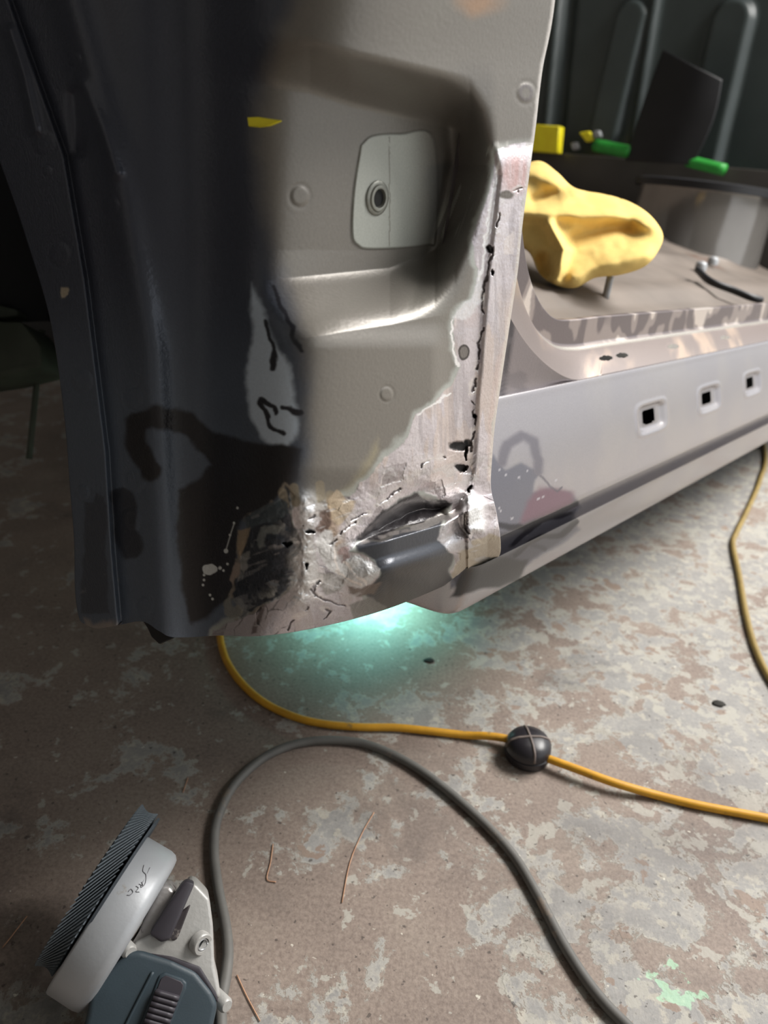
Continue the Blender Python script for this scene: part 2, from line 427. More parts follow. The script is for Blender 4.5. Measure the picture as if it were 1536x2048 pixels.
# ---- door pillar: one pressed sheet, laid out on the two planes that meet at the front corner
Lc = catmull([(-330, -700), (-215, -330), (-120, 0), (0, 325), (50, 470), (100, 640), (128, 830), (140, 980), (148, 1080), (150, 1180), (158, 1236), (172, 1250)], 20)
Rc = catmull([(1165, -700), (1138, -330), (1110, 0), (1085, 140), (1072, 250), (1060, 340), (1045, 450), (1036, 540), (1018, 660), (1003, 760), (990, 850), (984, 920), (982, 975), (992, 1020), (1000, 1070), (999, 1110), (975, 1128)], 20)
Tc = np.array([(-330, -700), (1165, -700)])
Bc = catmull([(172, 1250), (195, 1257), (238, 1250), (285, 1243), (318, 1262), (350, 1275), (440, 1271), (500, 1273), (560, 1268), (620, 1258), (700, 1240), (780, 1216), (860, 1184), (930, 1152), (975, 1128)], 20)
NR, NCc = 780, 540
def wsample(c, n, key, w):           # arc length sampling, denser where the photo looks
    P = resample(c, 4000); k = w(P)
    s = np.r_[0, np.cumsum(0.5 * (k[1:] + k[:-1]))]; s /= s[-1]
    u = np.linspace(0, 1, n); return np.stack([np.interp(u, s, P[:, 0]), np.interp(u, s, P[:, 1])], 1)
wy = lambda P: np.where(P[:, 1] < -30, 0.15, np.where(P[:, 1] < 250, 0.7, 1.0))
L_, R_ = wsample(Lc, NR, 1, wy), wsample(Rc, NR, 1, wy)
T_, B_ = resample(Tc, NCc), wsample(Bc, NCc, 0, lambda P: np.where(P[:, 0] < 380, 0.75, 1.15))
a = np.linspace(0, 1, NCc)[None, :, None]; b = np.linspace(0, 1, NR)[:, None, None]
b = (L_[:, 1] + 700)[:, None, None] / (1250 + 700)
G = (1 - a) * L_[:, None] + a * R_[:, None] + (1 - b) * T_[None] + b * B_[None] \
    - ((1 - a) * (1 - b) * T_[0] + a * (1 - b) * T_[-1] + (1 - a) * b * B_[0] + a * b * B_[-1])
PX, PY = G[..., 0], G[..., 1]
D = CF + ((PX - W / 2) / F)[..., None] * CR - ((PY - H / 2) / F)[..., None] * CU
nD = D @ VN; aD = D @ VA
jx = PX + 10 * fbm(PX, PY, 40, 3); jy = PY + 10 * fbm(PX, PY, 40, 9)
kx = PX + 26 * fbm(PX, PY, 45, 23, 5); ky = PY + 26 * fbm(PX, PY, 45, 29, 5)

hs = np.zeros_like(PX); hf = np.zeros_like(PX)
# recess with the nut plate: top wall, right wall, sloping bottom ledge
ytop = np.interp(PX, [400, 620, 700, 940, 985], [40, 70, 95, 150, 200])
ybot = np.interp(PX, [540, 680, 780, 910, 960], [690, 664, 650, 625, 560])
yback = np.interp(PX, [540, 680, 780, 870, 960], [560, 545, 535, 500, 380])
xr = np.interp(PY, [120, 220, 330, 450, 560, 640], [950, 985, 985, 960, 930, 900])
_v = np.clip((PY - yback) / (ybot - yback), -0.2, 1.2); _lin = np.clip(_v, 0, 1); _led = 0.45 * _lin + 0.55 * ss(0, 1, _v)
rec = ss(0, 120, PY - ytop) * (1 - _led) * (1 - ss(-95, 12, PX - xr))
hs += -0.038 * rec
# the raised box below: slightly crowned, and stepped back at the seam strip
hs += 0.004 * ss(640, 700, PY) * (1 - ss(860, 910, PX)) * (1 - ss(930, 1000, PY))
# nut plate: a second skin, standing a little proud
NP = [(722, 290), (745, 272), (800, 268), (868, 278), (872, 470), (850, 490), (745, 498), (715, 490), (704, 465), (708, 380)]
NP = catmull(NP + [NP[0]], 6)[:-1]
npl = poly_sd(PX, PY, NP)
hs += 0.0012 * ss(-2, 3, npl)
# upper pressed swell over the recess
hs += 0.004 * ss(140, -120, PY)
# seam strip along the door edge
seam = [(985, 300), (993, 350), (985, 420), (975, 500), (968, 560), (962, 640), (955, 720), (948, 800), (945, 880), (940, 940), (935, 985)]
sd = seg_dist(PX, PY, seam); right_of = PX > np.interp(PY, [p[1] for p in seam], [p[0] for p in seam])
edge_strip = ss(280, 330, PY) * right_of
hs += 0.003 * edge_strip * ss(0, 14, sd)
crackw = ss(330, 420, PY)
# sill front: raised folded end with its own edge
ysill = np.interp(PX, [600, 700, 760, 890, 950, 1010], [1130, 1090, 1072, 1034, 1000, 985])
inx = ss(665, 790, PX) 
ds = PY - ysill
gap = ss(0, 40, poly_sd(jx, jy, [(720, 1075), (760, 1030), (800, 1000), (850, 985), (905, 1000), (900, 1035), (760, 1075)]))
hs -= 0.012 * gap
hs += inx * (0.013 * ss(-6, 16, ds) + 0.006 * ss(40, 75, ds))
ybm = np.interp(PX, [440, 560, 700, 860, 975], [1271, 1268, 1240, 1184, 1128])
curl = np.clip((PY - (ybm - 95)) / 95, 0, 1.1)
hs -= (0.012 + 0.018 * ss(660, 760, PX)) * curl ** 2.2 * ss(420, 520, PX)
# front face: flange, step line, channel and beads
xstep = np.interp(PY, [-700, 0, 100, 310, 560, 900, 1100, 1240], [-180, 20, 55, 130, 172, 214, 226, 238])
dst = PX - xstep
hf += 0.006 * ss(6, -6, dst)                                            # flange sits forward of the step
hf += -0.022 * np.exp(-((PX - np.interp(PY, [0, 600, 1250], [400, 420, 430])) / 95.0) ** 2)   # channel
hf += 0.006 * np.exp(-((PX - np.interp(PY, [0, 300, 700, 1250], [140, 225, 300, 330])) / 34.0) ** 2)
hf += 0.004 * np.exp(-(seg_dist(PX, PY, [(20, 60), (48, 150), (72, 260)]) / 11.0) ** 2)
hf += 0.003 * np.exp(-(seg_dist(PX, PY, [(165, 170), (205, 260), (232, 345)]) / 13.0) ** 2)
hf += -0.004 * np.exp(-(seg_dist(PX, PY, [(150, 190), (155, 300)]) / 14.0) ** 2)
# spot welds
dots = np.zeros_like(PX)
for (x, y, rr) in [(88, 285, 24), (95, 342, 10), (222, 412, 18), (120, 508, 22), (165, 762, 22), (268, 796, 20), (272, 960, 22), (262, 1038, 22), (290, 1212, 18), (165, 985, 15), (600, 392, 20), (150, 120, 14), (1052, 185, 20), (773, 788, 14)]:
    r_ = np.hypot(PX - x, (PY - y) * 0.9) / rr
    dots += 0.0004 * (ss(1.0, 0.6, r_) - 1.6 * np.exp(-((r_ - 1.05) / 0.18) ** 2) * 0.25)
hs += dots; hf += dots
# ground weld relief
metal_poly = [(983, 300), (1000, 292), (1035, 288), (1070, 288), (1060, 340), (1045, 450), (1036, 540), (1018, 660), (1003, 760), (990, 850), (982, 975), (1010, 1060), (1005, 1125), (930, 1160), (895, 1150), (905, 1105), (880, 1085), (890, 1060), (905, 1040), (900, 1005), (880, 1000), (870, 985), (850, 978), (800, 1000), (770, 1025), (735, 1055), (712, 1080), (700, 1105), (735, 1120), (757, 1140), (745, 1170), (720, 1192), (735, 1215), (700, 1250), (600, 1285), (420, 1295), (425, 1262), (470, 1240), (520, 1215), (560, 1195), (590, 1165), (602, 1120), (598, 1080), (585, 1040), (590, 1012), (610, 1008), (640, 1000), (655, 1010), (680, 1000), (700, 985), (745, 945), (785, 905), (815, 862), (835, 825), (870, 805), (900, 770), (918, 735), (905, 700), (902, 655), (915, 632), (945, 600), (957, 545), (945, 500), (948, 455), (970, 400), (985, 350)]
msd = poly_sd(kx, ky, metal_poly)
metal = ss(-1.5, 2.5, msd)
rough_weld = ss(880, 960, PY) * metal
hs += 0.0022 * rough_weld * fbm(PX, PY, 30, 41, 6) + 0.0005 * metal * fbm(PX, PY, 26, 47, 4)
wf1, wf2, wid = worley(kx + 0.5 * ky, ky * 0.62 - 0.2 * kx, 36, 3)
wg1, wg2, wid2 = worley(PX + 18 * fbm(PX, PY, 24, 171, 3), PY * 1.25 + 18 * fbm(PX, PY, 24, 173, 3), 17, 8)
low_m = ss(860, 960, PY) * metal
hs += low_m * (0.0007 * (wid - 0.5)) + 0.0003 * low_m * (wid2 - 0.5)
pit_poly = [(490, 1035), (520, 1020), (560, 1005), (565, 975), (575, 985), (590, 1010), (585, 1040), (598, 1080), (602, 1120), (590, 1165), (560, 1195), (520, 1215), (480, 1230), (462, 1190), (478, 1150), (482, 1105), (497, 1060)]
psd = poly_sd(kx + 14 * fbm(PX, PY, 16, 57, 3), ky + 14 * fbm(PX, PY, 16, 59, 3), pit_poly); pit = ss(-2, 4, psd)
hf += 0.004 * pit * fbm(PX, PY, 34, 53, 5)
hs += 0.004 * pit * fbm(PX, PY, 34, 53, 5)
# bead of weld down the front corner
bead = np.exp(-(seg_dist(PX, PY, [(615, 1010), (618, 1060), (608, 1110), (612, 1160), (600, 1200)]) / 22.0) ** 2)
hs += 0.0045 * bead * (0.7 + 0.9 * fbm(PX, PY, 16, 61, 3)); hf += 0.0045 * bead
blobA = ss(-3, 12, poly_sd(kx, ky, [(920, 1000), (945, 985), (975, 1000), (982, 1040), (975, 1060), (940, 1068), (925, 1040)]))
blobB = ss(-3, 12, poly_sd(kx, ky, [(640, 1085), (660, 1060), (668, 1100), (680, 1125), (705, 1110), (757, 1140), (735, 1175), (700, 1170), (670, 1150), (650, 1120)]))
hs += 0.004 * blobA + 0.0004 * blobB
# cracks and holes cut in the filler
cracks = [[(1004, 395), (996, 430), (993, 470), (985, 505), (975, 540), (966, 590), (966, 640), (960, 690), (955, 740)],
          [(948, 760), (945, 800), (950, 840), (945, 880), (940, 905)],
          [(700, 1040), (735, 1025), (760, 1010), (790, 985), (820, 960), (845, 930), (868, 918), (890, 916)],
          [(660, 1090), (690, 1060), (712, 1042)],
          [(632, 1190), (625, 1175), (640, 1160)], [(622, 1180), (650, 1200), (690, 1213)],
          [(572, 1262), (582, 1245), (605, 1228), (618, 1213)], [(625, 1252), (650, 1235), (660, 1225), (645, 1218)],
          [(518, 1250), (512, 1232), (522, 1215)], [(930, 1030), (928, 1050), (938, 1066)], [(605, 1048), (620, 1040), (628, 1032)],
          [(1003, 395), (1012, 388), (1025, 385), (1040, 378)]]
cd_ = np.full_like(PX, 99.0)
jx2 = PX + 12 * fbm(PX, PY, 14, 71, 3); jy2 = PY + 12 * fbm(PX, PY, 14, 77, 3)
for c in cracks: cd_ = np.minimum(cd_, seg_dist(jx2, jy2, c))
crack = ss(2.7, 0.8, cd_ + 2.6 * ss(0.0, 0.18, fbm(PX, PY, 22, 79, 2)))
holes = np.full_like(PX, 99.0)
for (x, y, rx, ry) in [(979, 500, 7, 8), (916, 893, 20, 9), (922, 935, 12, 9), (931, 905, 4, 16), (950, 832, 5, 6), (936, 888, 7, 8), (925, 706, 0, 0), (620, 1060, 10, 4), (577, 1088, 11, 4), (614, 1131, 4, 7), (985, 545, 3, 6), (940, 978, 3, 10)]:
    if rx: holes = np.minimum(holes, np.hypot((jx2 - x) / rx, (jy2 - y) / ry))
hole = ss(1.15, 0.75, holes)
hs -= 0.0011 * crack + 0.0035 * hole; hf -= 0.0012 * crack + 0.003 * hole

ts = (CS + hs) / nD; tf = (CFR - hf) / aD
kk = np.interp(PY, [-700, 500, 640, 1000, 1270], [0.05, 0.045, 0.028, 0.03, 0.06])
tt = 0.5 * (ts + tf + np.sqrt((ts - tf) ** 2 + kk ** 2))
tt += 0.5 * 0.0 
PP = C0 + tt[..., None] * D
side_w = ss(-0.02, 0.02, ts - tf)        # 1 on the side plane

# colours: paint, primer, bare steel and some painted highlights
def rgb(*c): return np.array(lin(*c))
col = np.zeros(PX.shape + (3,)); mt = np.zeros(PX.shape + (3,))
def put(mask, c, metal_=None, rough=None, rel=None):
    global col, mt
    c = c if isinstance(c, np.ndarray) and c.ndim == 3 else np.array(c)
    col = col * (1 - mask[..., None]) + c * mask[..., None]
    for k, v in enumerate((metal_, rough, rel)):
        if v is not None: mt[..., k] = mt[..., k] * (1 - mask) + v * mask
one = np.ones_like(PX)
put(one, rgb(122, 117, 110), 0.25, 0.40, 0.1)                                    # grey primer on the outer side
put(0.5 * ss(0.0, 0.35, fbm(PX, PY, 120, 5)), rgb(130, 127, 118))
# dark blue-grey on the front face, fading over the corner
xb = np.interp(PY, [-700, 0, 60, 230, 400, 520, 640, 720, 950, 1300], [600, 585, 555, 510, 520, 545, 585, 605, 600, 590])
blk = ss(38, -30, PX - xb + 26 * fbm(PX, PY, 60, 13, 4))
put(blk, rgb(70, 73, 84), 0.2, 0.30, 0.35)
# navy-grey lower coat on flange and channel, older black brushed on top of it
put(blk * ss(480, 900, PY + 60 * fbm(PX, PY, 120, 15)) * 0.9, rgb(94, 103, 116), 0.2, 0.32)
blue = ss(-4, 10, poly_sd(kx, ky, [(505, 560), (535, 620), (560, 700), (585, 760), (598, 820), (590, 880), (565, 905), (530, 890), (500, 840), (490, 740), (505, 640)]))
put(blue, rgb(205, 218, 232), 0.15, 0.3)
arc = np.minimum(seg_dist(kx, ky, [(300, 940), (272, 880), (270, 845), (310, 835), (380, 850), (425, 890), (445, 940)]) - 22,
                 -poly_sd(kx, ky, [(380, 850), (470, 880), (550, 890), (600, 900), (600, 960), (575, 985), (480, 1040), (470, 1200), (380, 1250), (350, 1100), (360, 980), (400, 960), (420, 930)]))
put(ss(6, -6, arc) * blk, rgb(40, 39, 42), 0.1, 0.3)
put(ss(5, -4, seg_dist(kx, ky, [(250, 1000), (248, 1060), (262, 1100)]) - 22) * blk * 0.8, rgb(32, 31, 36), 0.05, 0.34)
for st in ([(522, 805), (545, 850), (565, 868)], [(525, 800), (548, 812), (552, 825)], [(565, 815), (600, 828)], [(535, 640), (548, 690), (545, 740)], [(545, 575), (585, 650), (600, 700)]):
    put(ss(6.5, 3, seg_dist(kx, ky, st)), rgb(36, 36, 42), 0.05, 0.4)
# darker grey in the corner of the recess
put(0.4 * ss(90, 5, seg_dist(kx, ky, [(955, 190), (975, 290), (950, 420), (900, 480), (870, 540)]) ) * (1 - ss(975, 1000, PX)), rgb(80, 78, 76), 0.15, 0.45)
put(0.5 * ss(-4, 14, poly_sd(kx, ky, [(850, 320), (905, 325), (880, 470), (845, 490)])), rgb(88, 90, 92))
# nut plate
put(ss(-1.5, 1.5, poly_sd(PX + 3 * fbm(PX, PY, 20, 33), PY, NP)) * ss(890, 800, PX), rgb(172, 174, 166), 0.1, 0.5)
put(0.8 * ss(1.6, 0.6, np.abs(PX - 779 - 4 * fbm(PX, PY, 12, 37))) * ss(2, 6, npl), rgb(112, 108, 98))
# bare steel, feathered edge of primer, dark ground pit
edge = ss(-14, -3, msd) * (1 - metal)
put(edge * ss(250, 330, PY), rgb(168, 170, 164), 0.3, 0.45)
streak = fbm(PX * 1.0 + PY * 0.45, PY * 0.12 - PX * 0.06, 9, 81, 3)
mcol = rgb(202, 194, 197)[None, None] * (1 + 0.28 * fbm(PX, PY, 70, 83, 4) + 0.16 * streak)[..., None]
mcol = mcol * (1 - 0.5 * ss(0.05, 0.3, fbm(PX, PY, 90, 85, 4))[..., None] * (1 - np.array([0.95, 0.82, 0.74])))
put(metal, mcol, 0.5, 0.36, 0.45)
put(low_m * ss(0.45, 0.9, wid) * 0.45 * ss(0.0, 0.16, wf2 - wf1), rgb(214, 206, 204), 0.8, 0.26, 0.6)
put(low_m * ss(0.35, 0.1, wid) * 0.5 * ss(0.0, 0.16, wf2 - wf1), rgb(128, 118, 116), 0.7, 0.36, 0.5)
put(low_m * ss(0.09, 0.03, wf2 - wf1) * ss(0.05, 0.2, fbm(PX, PY, 50, 181)) * 0.6, rgb(232, 226, 222), 0.8, 0.25)
put(low_m * ss(0.07, 0.02, wf2 - wf1) * ss(-0.1, -0.2, fbm(PX, PY, 50, 181)) * 0.7, rgb(70, 62, 60), 0.4, 0.5)
put(0.6 * metal * ss(560, 640, PY) * ss(0.02, 0.1, fbm(PX * 3.2, PY * 0.6, 60, 87, 3)) * ss(1000, 940, PY), rgb(206, 190, 180), 0.7, 0.4)
put(pit, rgb(74, 78, 86)[None, None] * (1 + 0.5 * fbm(PX, PY, 18, 91, 4) + 0.4 * streak)[..., None], 0.75, 0.34, 0.8)
put(ss(0.1, 0.2, fbm(PX, PY, 28, 93, 5)) * ss(-6, 10, psd) * ss(40, 4, psd), rgb(176, 178, 176), 0.8, 0.35)
put(ss(-9, -4, psd) * (1 - pit) * (1 - metal) * ss(-0.15, 0.1, fbm(PX, PY, 22, 95)), rgb(140, 130, 118), 0.3, 0.5)
put(bead, rgb(206, 204, 204), 0.85, 0.28, 0.9)
for st in ([(588, 975), (592, 1005)], [(565, 985), (570, 1010)], [(640, 970), (643, 1005)], [(660, 990), (662, 1030)]):
    put(ss(11, 7, seg_dist(PX, PY, st) - (0)) * 0.9, rgb(150, 140, 122), 0.4, 0.45)
# filler yellow-brown where primer thins out
tan = ss(-6, 24, poly_sd(kx, ky, [(665, 1000), (700, 960), (735, 900), (760, 870), (770, 905), (740, 945), (700, 985)]))
put(0.5 * tan * (1 - metal), rgb(176, 164, 128), 0.1, 0.5)
put(0.7 * ss(26, 4, seg_dist(kx, ky, [(665, 1010), (660, 1060), (672, 1090)])), rgb(168, 140, 108), 0.35, 0.45)
put(0.8 * ss(12, 4, seg_dist(kx, ky, [(650, 1030), (648, 1062)])), rgb(96, 76, 66), 0.3, 0.5)
put(0.75 * ss(46, 14, np.hypot((kx - 1030) * 1.1, (ky - 350) * 0.8)), rgb(200, 158, 152), 0.5, 0.4)
put(ss(-2, 4, poly_sd(kx, ky, [(920, 1095), (945, 1075), (985, 1062), (1010, 1075), (1010, 1120), (960, 1140), (900, 1165), (900, 1130)])), rgb(182, 168, 148), 0.2, 0.42, 0.3)
put(blobA, rgb(246, 246, 246), 0.35, 0.35, 0.7)
put(blobB, rgb(226, 224, 220), 0.35, 0.34, 0.6)
put(ss(3.2, 1.2, seg_dist(jx2, jy2, [(668, 1100), (672, 1140), (705, 1165), (720, 1170)])) + 0 * PX, rgb(236, 220, 206), 0.3, 0.4)
put(ss(-3, 4, poly_sd(kx, ky, [(870, 1085), (885, 1060), (905, 1050), (900, 1070), (930, 1080), (945, 1075), (945, 1095), (905, 1100)])), rgb(196, 192, 194), 0.6, 0.35)
# black remains
put(ss(-2, 5, poly_sd(kx, ky, [(700, 1085), (735, 1050), (770, 1020), (800, 1000), (835, 985), (850, 992), (880, 996), (905, 1002), (880, 1035), (790, 1068), (720, 1090)])), rgb(48, 44, 46), 0.3, 0.35, 0.3)
sillpaint = ss(-2, 5, poly_sd(kx, ky, [(705, 1092), (790, 1068), (890, 1040), (880, 1080), (905, 1105), (890, 1135), (905, 1170), (850, 1200), (760, 1230), (735, 1205), (725, 1190), (757, 1150), (745, 1125), (715, 1110)]))
put(sillpaint, rgb(72, 74, 80), 0.35, 0.28, 0.1)
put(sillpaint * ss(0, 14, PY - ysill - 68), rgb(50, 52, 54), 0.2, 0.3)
put(ss(5, 2, np.abs(PY - ysill - 3 + 8 * fbm(PX, PY, 30, 99))) * ss(715, 740, PX) * ss(930, 900, PX) * ss(-0.12, 0.1, fbm(PX, PY, 26, 97)), rgb(190, 182, 178), 0.7, 0.32)
def patch(pts, c, m_=0.5, r_=0.38, soft=2.5, a_=0.9, lump=0.0):
    put(a_ * ss(-soft, soft, poly_sd(kx, ky, pts)), rgb(*c), m_, r_, 0.5)
patch([(485, 1035), (520, 1012), (560, 1000), (575, 1008), (580, 1035), (545, 1042), (515, 1050), (492, 1062)], (88, 98, 104), 0.5, 0.35)
patch([(478, 1060), (498, 1055), (494, 1090), (484, 1112), (474, 1100)], (160, 140, 116), 0.2, 0.5)
patch([(518, 1055), (545, 1048), (563, 1055), (552, 1068), (530, 1066), (528, 1090), (515, 1098)], (150, 154, 152), 0.6, 0.35)
patch([(486, 1108), (502, 1105), (500, 1135), (490, 1150), (482, 1132)], (158, 156, 150), 0.5, 0.4)
patch([(470, 1120), (482, 1125), (480, 1150), (468, 1160), (462, 1178), (456, 1165)], (168, 150, 138), 0.3, 0.45)
patch([(452, 1205), (462, 1195), (466, 1215), (480, 1210), (482, 1222), (466, 1238), (454, 1232)], (150, 148, 140), 0.5, 0.4)
patch([(600, 1010), (622, 1000), (632, 1012), (628, 1050), (612, 1058), (602, 1040)], (226, 226, 228), 0.6, 0.3)
patch([(628, 1005), (648, 998), (652, 1018), (644, 1040), (632, 1035)], (176, 172, 168), 0.6, 0.35)
patch([(655, 1000), (675, 985), (690, 998), (705, 1002), (698, 1030), (672, 1050), (660, 1040)], (190, 172, 148), 0.35, 0.42)
patch([(640, 1025), (654, 1018), (658, 1050), (648, 1068), (636, 1062)], (104, 84, 74), 0.3, 0.5)
patch([(632, 1085), (650, 1058), (662, 1062), (668, 1095), (684, 1120), (706, 1112), (757, 1140), (736, 1172), (722, 1180), (690, 1166), (662, 1142), (640, 1120)], (216, 214, 212), 0.4, 0.34)
patch([(674, 1095), (688, 1088), (700, 1100), (698, 1115), (684, 1120)], (150, 128, 124), 0.4, 0.4)
patch([(638, 1150), (660, 1145), (685, 1160), (676, 1182), (652, 1190), (636, 1175)], (160, 156, 152), 0.6, 0.34)
patch([(690, 1168), (722, 1178), (756, 1170), (742, 1192), (716, 1194), (696, 1186)], (122, 108, 98), 0.3, 0.45)
patch([(696, 1205), (735, 1198), (770, 1208), (745, 1228), (705, 1234)], (140, 138, 134), 0.5, 0.36)
patch([(600, 1060), (628, 1062), (632, 1120), (640, 1160), (618, 1190), (600, 1180), (606, 1120)], (196, 194, 192), 0.75, 0.3, 4, 0.8)
patch([(818, 1060), (850, 1044), (905, 1028), (925, 1012), (928, 1022), (900, 1042), (850, 1058), (822, 1068)], (200, 194, 190), 0.7, 0.3, 2, 0.9)
patch([(925, 1030), (945, 1010), (948, 1060), (935, 1070)], (160, 156, 158), 0.6, 0.35)
patch([(512, 1216), (525, 1214), (520, 1258), (508, 1262)], (110, 98, 96), 0.4, 0.45)
up_m = metal * ss(960, 880, PY)
put(0.35 * up_m * ss(0.0, 0.15, fbm(PX * 2.6, PY * 0.22, 30, 195, 3)), rgb(226, 220, 222), 0.5, 0.3)
put(0.4 * up_m * ss(0.0, 0.15, fbm(PX * 2.6 + 50, PY * 0.22, 26, 197, 3)), rgb(150, 142, 146), 0.5, 0.34)
put(0.5 * ss(-3, 3, poly_sd(kx, ky, [(1012, 640), (1024, 560), (1034, 560), (1005, 760), (990, 850), (983, 960), (972, 960), (978, 840), (992, 740)])) * metal, rgb(206, 186, 178), 0.5, 0.32)
put(0.6 * ss(-2, 2, poly_sd(kx, ky, [(1010, 470), (1024, 462), (1020, 508), (1008, 510)])), rgb(226, 216, 212), 0.5, 0.3)
put(0.7 * ss(-3, 3, poly_sd(kx, ky, [(945, 590), (958, 545), (966, 560), (962, 600), (935, 640), (906, 640), (915, 628)])), rgb(224, 224, 226), 0.55, 0.3)
for st in ([(1000, 300), (994, 350), (986, 400), (980, 450), (974, 500)], [(985, 380), (976, 430), (972, 470), (968, 520), (958, 560)], [(905, 640), (903, 670), (908, 700), (916, 730)], [(835, 828), (870, 808), (898, 785)]):
    put(ss(3.4, 1.2, seg_dist(jx2, jy2, st)), rgb(238, 236, 236), 0.55, 0.28)  # highlight lines painted beside the crack, and pale primer edge
put(0.6 * ss(-3, 3, poly_sd(kx, ky, [(162, 1000), (180, 1005), (190, 985), (212, 1000), (214, 1230), (165, 1225)])) * blk, rgb(50, 51, 57), 0.15, 0.34)
put(0.6 * ss(0.24, 0.3, fbm(PX, PY, 14, 199, 3)) * ss(1060, 1200, PY) * ss(300, 230, PX), rgb(128, 128, 130), 0.3, 0.4)
tick = ss(0.10, 0.2, fbm(PX * 0.25, PY * 1.6 + 0.25 * PX, 12, 191, 2)) * ss(34, 10, seg_dist(PX, PY, [(615, 1050), (612, 1110), (618, 1170)]))
put(tick, rgb(244, 244, 244), 0.7, 0.25, 0.6)
rake = ss(0.16, 0.24, fbm(PX * 0.35 - PY * 0.2, PY * 1.5 + PX * 0.5, 14, 193, 2)) * (pit * 0.35 + low_m * 0.5)
put(rake, rgb(206, 204, 204), 0.8, 0.28)
for st in ([(668, 1098), (674, 1140), (700, 1160), (722, 1172)], [(690, 1122), (712, 1150), (732, 1170)]):
    put(ss(3.4, 1.4, seg_dist(jx2, jy2, st)), rgb(240, 232, 226), 0.5, 0.3)
put(0.85 * crack, rgb(84, 74, 72), 0.3, 0.55); put(hole, rgb(40, 37, 36), 0.0, 0.8)
put(0.8 * ss(9, 4.4, cd_) * (1 - crack) * metal * ss(-0.1, 0.15, fbm(PX, PY, 16, 103)), rgb(222, 216, 214), 0.8, 0.3)
put(ss(13, 8, np.hypot((kx - 1015) / 1.6, ky - 392)), rgb(110, 104, 98), 0.4, 0.5)
put(ss(3, 1.5, np.abs(np.hypot(jx - 925, (jy - 706) * 0.7) - 9)), rgb(70, 64, 62)); put(ss(9, 7, np.hypot(jx - 925, (jy - 706) * 0.7)), rgb(120, 114, 110))
# sanding marks beside the strip
tx = PX - np.interp(PY, [300, 460], [985, 893])
put(0.85 * ss(36, 10, np.abs(seg_dist(PX, PY, [(985, 318), (930, 385), (893, 455)]))) * ss(0.06, 0.14, fbm(PX * 1.0 + 0.35 * PY, PY * 0.10, 7, 107, 2)) * (1 - metal), rgb(158, 160, 150), 0.3, 0.4)
put(0.7 * ss(300, 290, PY) * ss(278, 288, PY) * ss(985, 995, PX) * ss(0.0, 0.08, fbm(PX, PY * 0.1, 7, 109, 2)), rgb(176, 172, 166), 0.5, 0.4)
# splash of white and its drops
sp_ = np.hypot((kx - 420) / 1.25, ky - 1136) - 12
for (x, y, rr) in [(440, 1136, 3), (447, 1141, 2), (408, 1160, 2), (406, 1170, 2), (452, 1102, 4), (460, 1070, 2), (468, 1046, 2), (475, 1016, 2), (420, 1190, 2), (425, 1198, 2), (455, 1128, 2), (408, 1150, 2)]:
    sp_ = np.minimum(sp_, np.hypot(PX - x, PY - y) - rr)
sp_ = np.minimum(sp_, seg_dist(PX, PY, [(452, 1100), (462, 1066), (469, 1045)]) - 0.4)
put(ss(1.6, -0.6, sp_), rgb(206, 208, 206), 0.0, 0.5)
put(ss(13, 10, np.hypot((kx - 124) * 1.2, (ky - 585) * 0.85) + 5 * fbm(PX, PY, 12, 111)) * ss(572, 578, PY), rgb(168, 156, 136), 0.0, 0.6)
chips = ss(-6, 4, poly_sd(kx, ky, [(172, 1235), (190, 1250), (225, 1240), (240, 1248), (230, 1262), (170, 1262)]))
put(chips, rgb(156, 146, 140), 0.4, 0.5)
put(ss(4, 0.5, np.hypot(PX - 1052, (PY - 186) * 0.8) - 12 + 0 * PX) * ss(6, 10, np.hypot(PX - 1052, (PY - 186) * 0.8)), rgb(112, 106, 104))
put(ss(40, 4, np.hypot((kx - 960) / 1.8, ky - 2)), rgb(150, 122, 98), 0.1, 0.6)
# bright highlight painted along the door edge
xe = np.interp(PY, Rc[:, 1][:330], Rc[:, 0][:330])
put(ss(9, 2, xe - PX + 3 * fbm(PX, PY, 10, 113)) * ss(980, 940, PY) * 0.8, rgb(222, 214, 206), 0.7, 0.3)
rim = np.zeros(PP.shape); rim[:] = -0.014 * VN + 0.004 * VA
lw = ss(520, 330, PX)[..., None]
rim = rim * (1 - lw) + lw * (0.012 * VA - 0.004 * VN)
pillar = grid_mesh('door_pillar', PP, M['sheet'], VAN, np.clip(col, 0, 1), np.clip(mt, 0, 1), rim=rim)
pillar['label'] = 'sheet steel door pillar, grey primer, black paint and ground bare metal'

# torn tab at the foot of the pillar
tabp = [(284, 1241), (322, 1240), (330, 1262), (346, 1277), (318, 1289), (303, 1275), (294, 1256)]
def on_front(px, py, off=0.0):
    d = ray(px, py); return C0 + (CFR + off) / (VA @ d) * d
prism('bent_tab', [on_front(x, y, 0.022) for x, y in tabp], 0.0025 * VA, M['black_paint'], VAN, 0.0008, 1)

# weld nut in the plate
def side_surface(px, py):
    d = ray(px, py); i = np.argmin((PX - px) ** 2 + (PY - py) ** 2)
    return PP.reshape(-1, 3)[i]
nc_ = side_surface(754, 397)
nut = disc_lathe('weld_nut', [(-0.002, 0.0098), (0.0006, 0.0098), (0.0012, 0.0090), (0.0012, 0.0078), (0.0022, 0.0072), (0.0024, 0.0062), (0.0022, 0.0054), (0.0006, 0.0048), (-0.001, 0.0048)], nc_, VN, M['nut'], VAN, 32)
disc_lathe('nut_bore', [(-0.0005, 0.0049), (0.0004, 0.0049), (0.0004, 0.0)], nc_, VN, M['hole'], nut, 24)

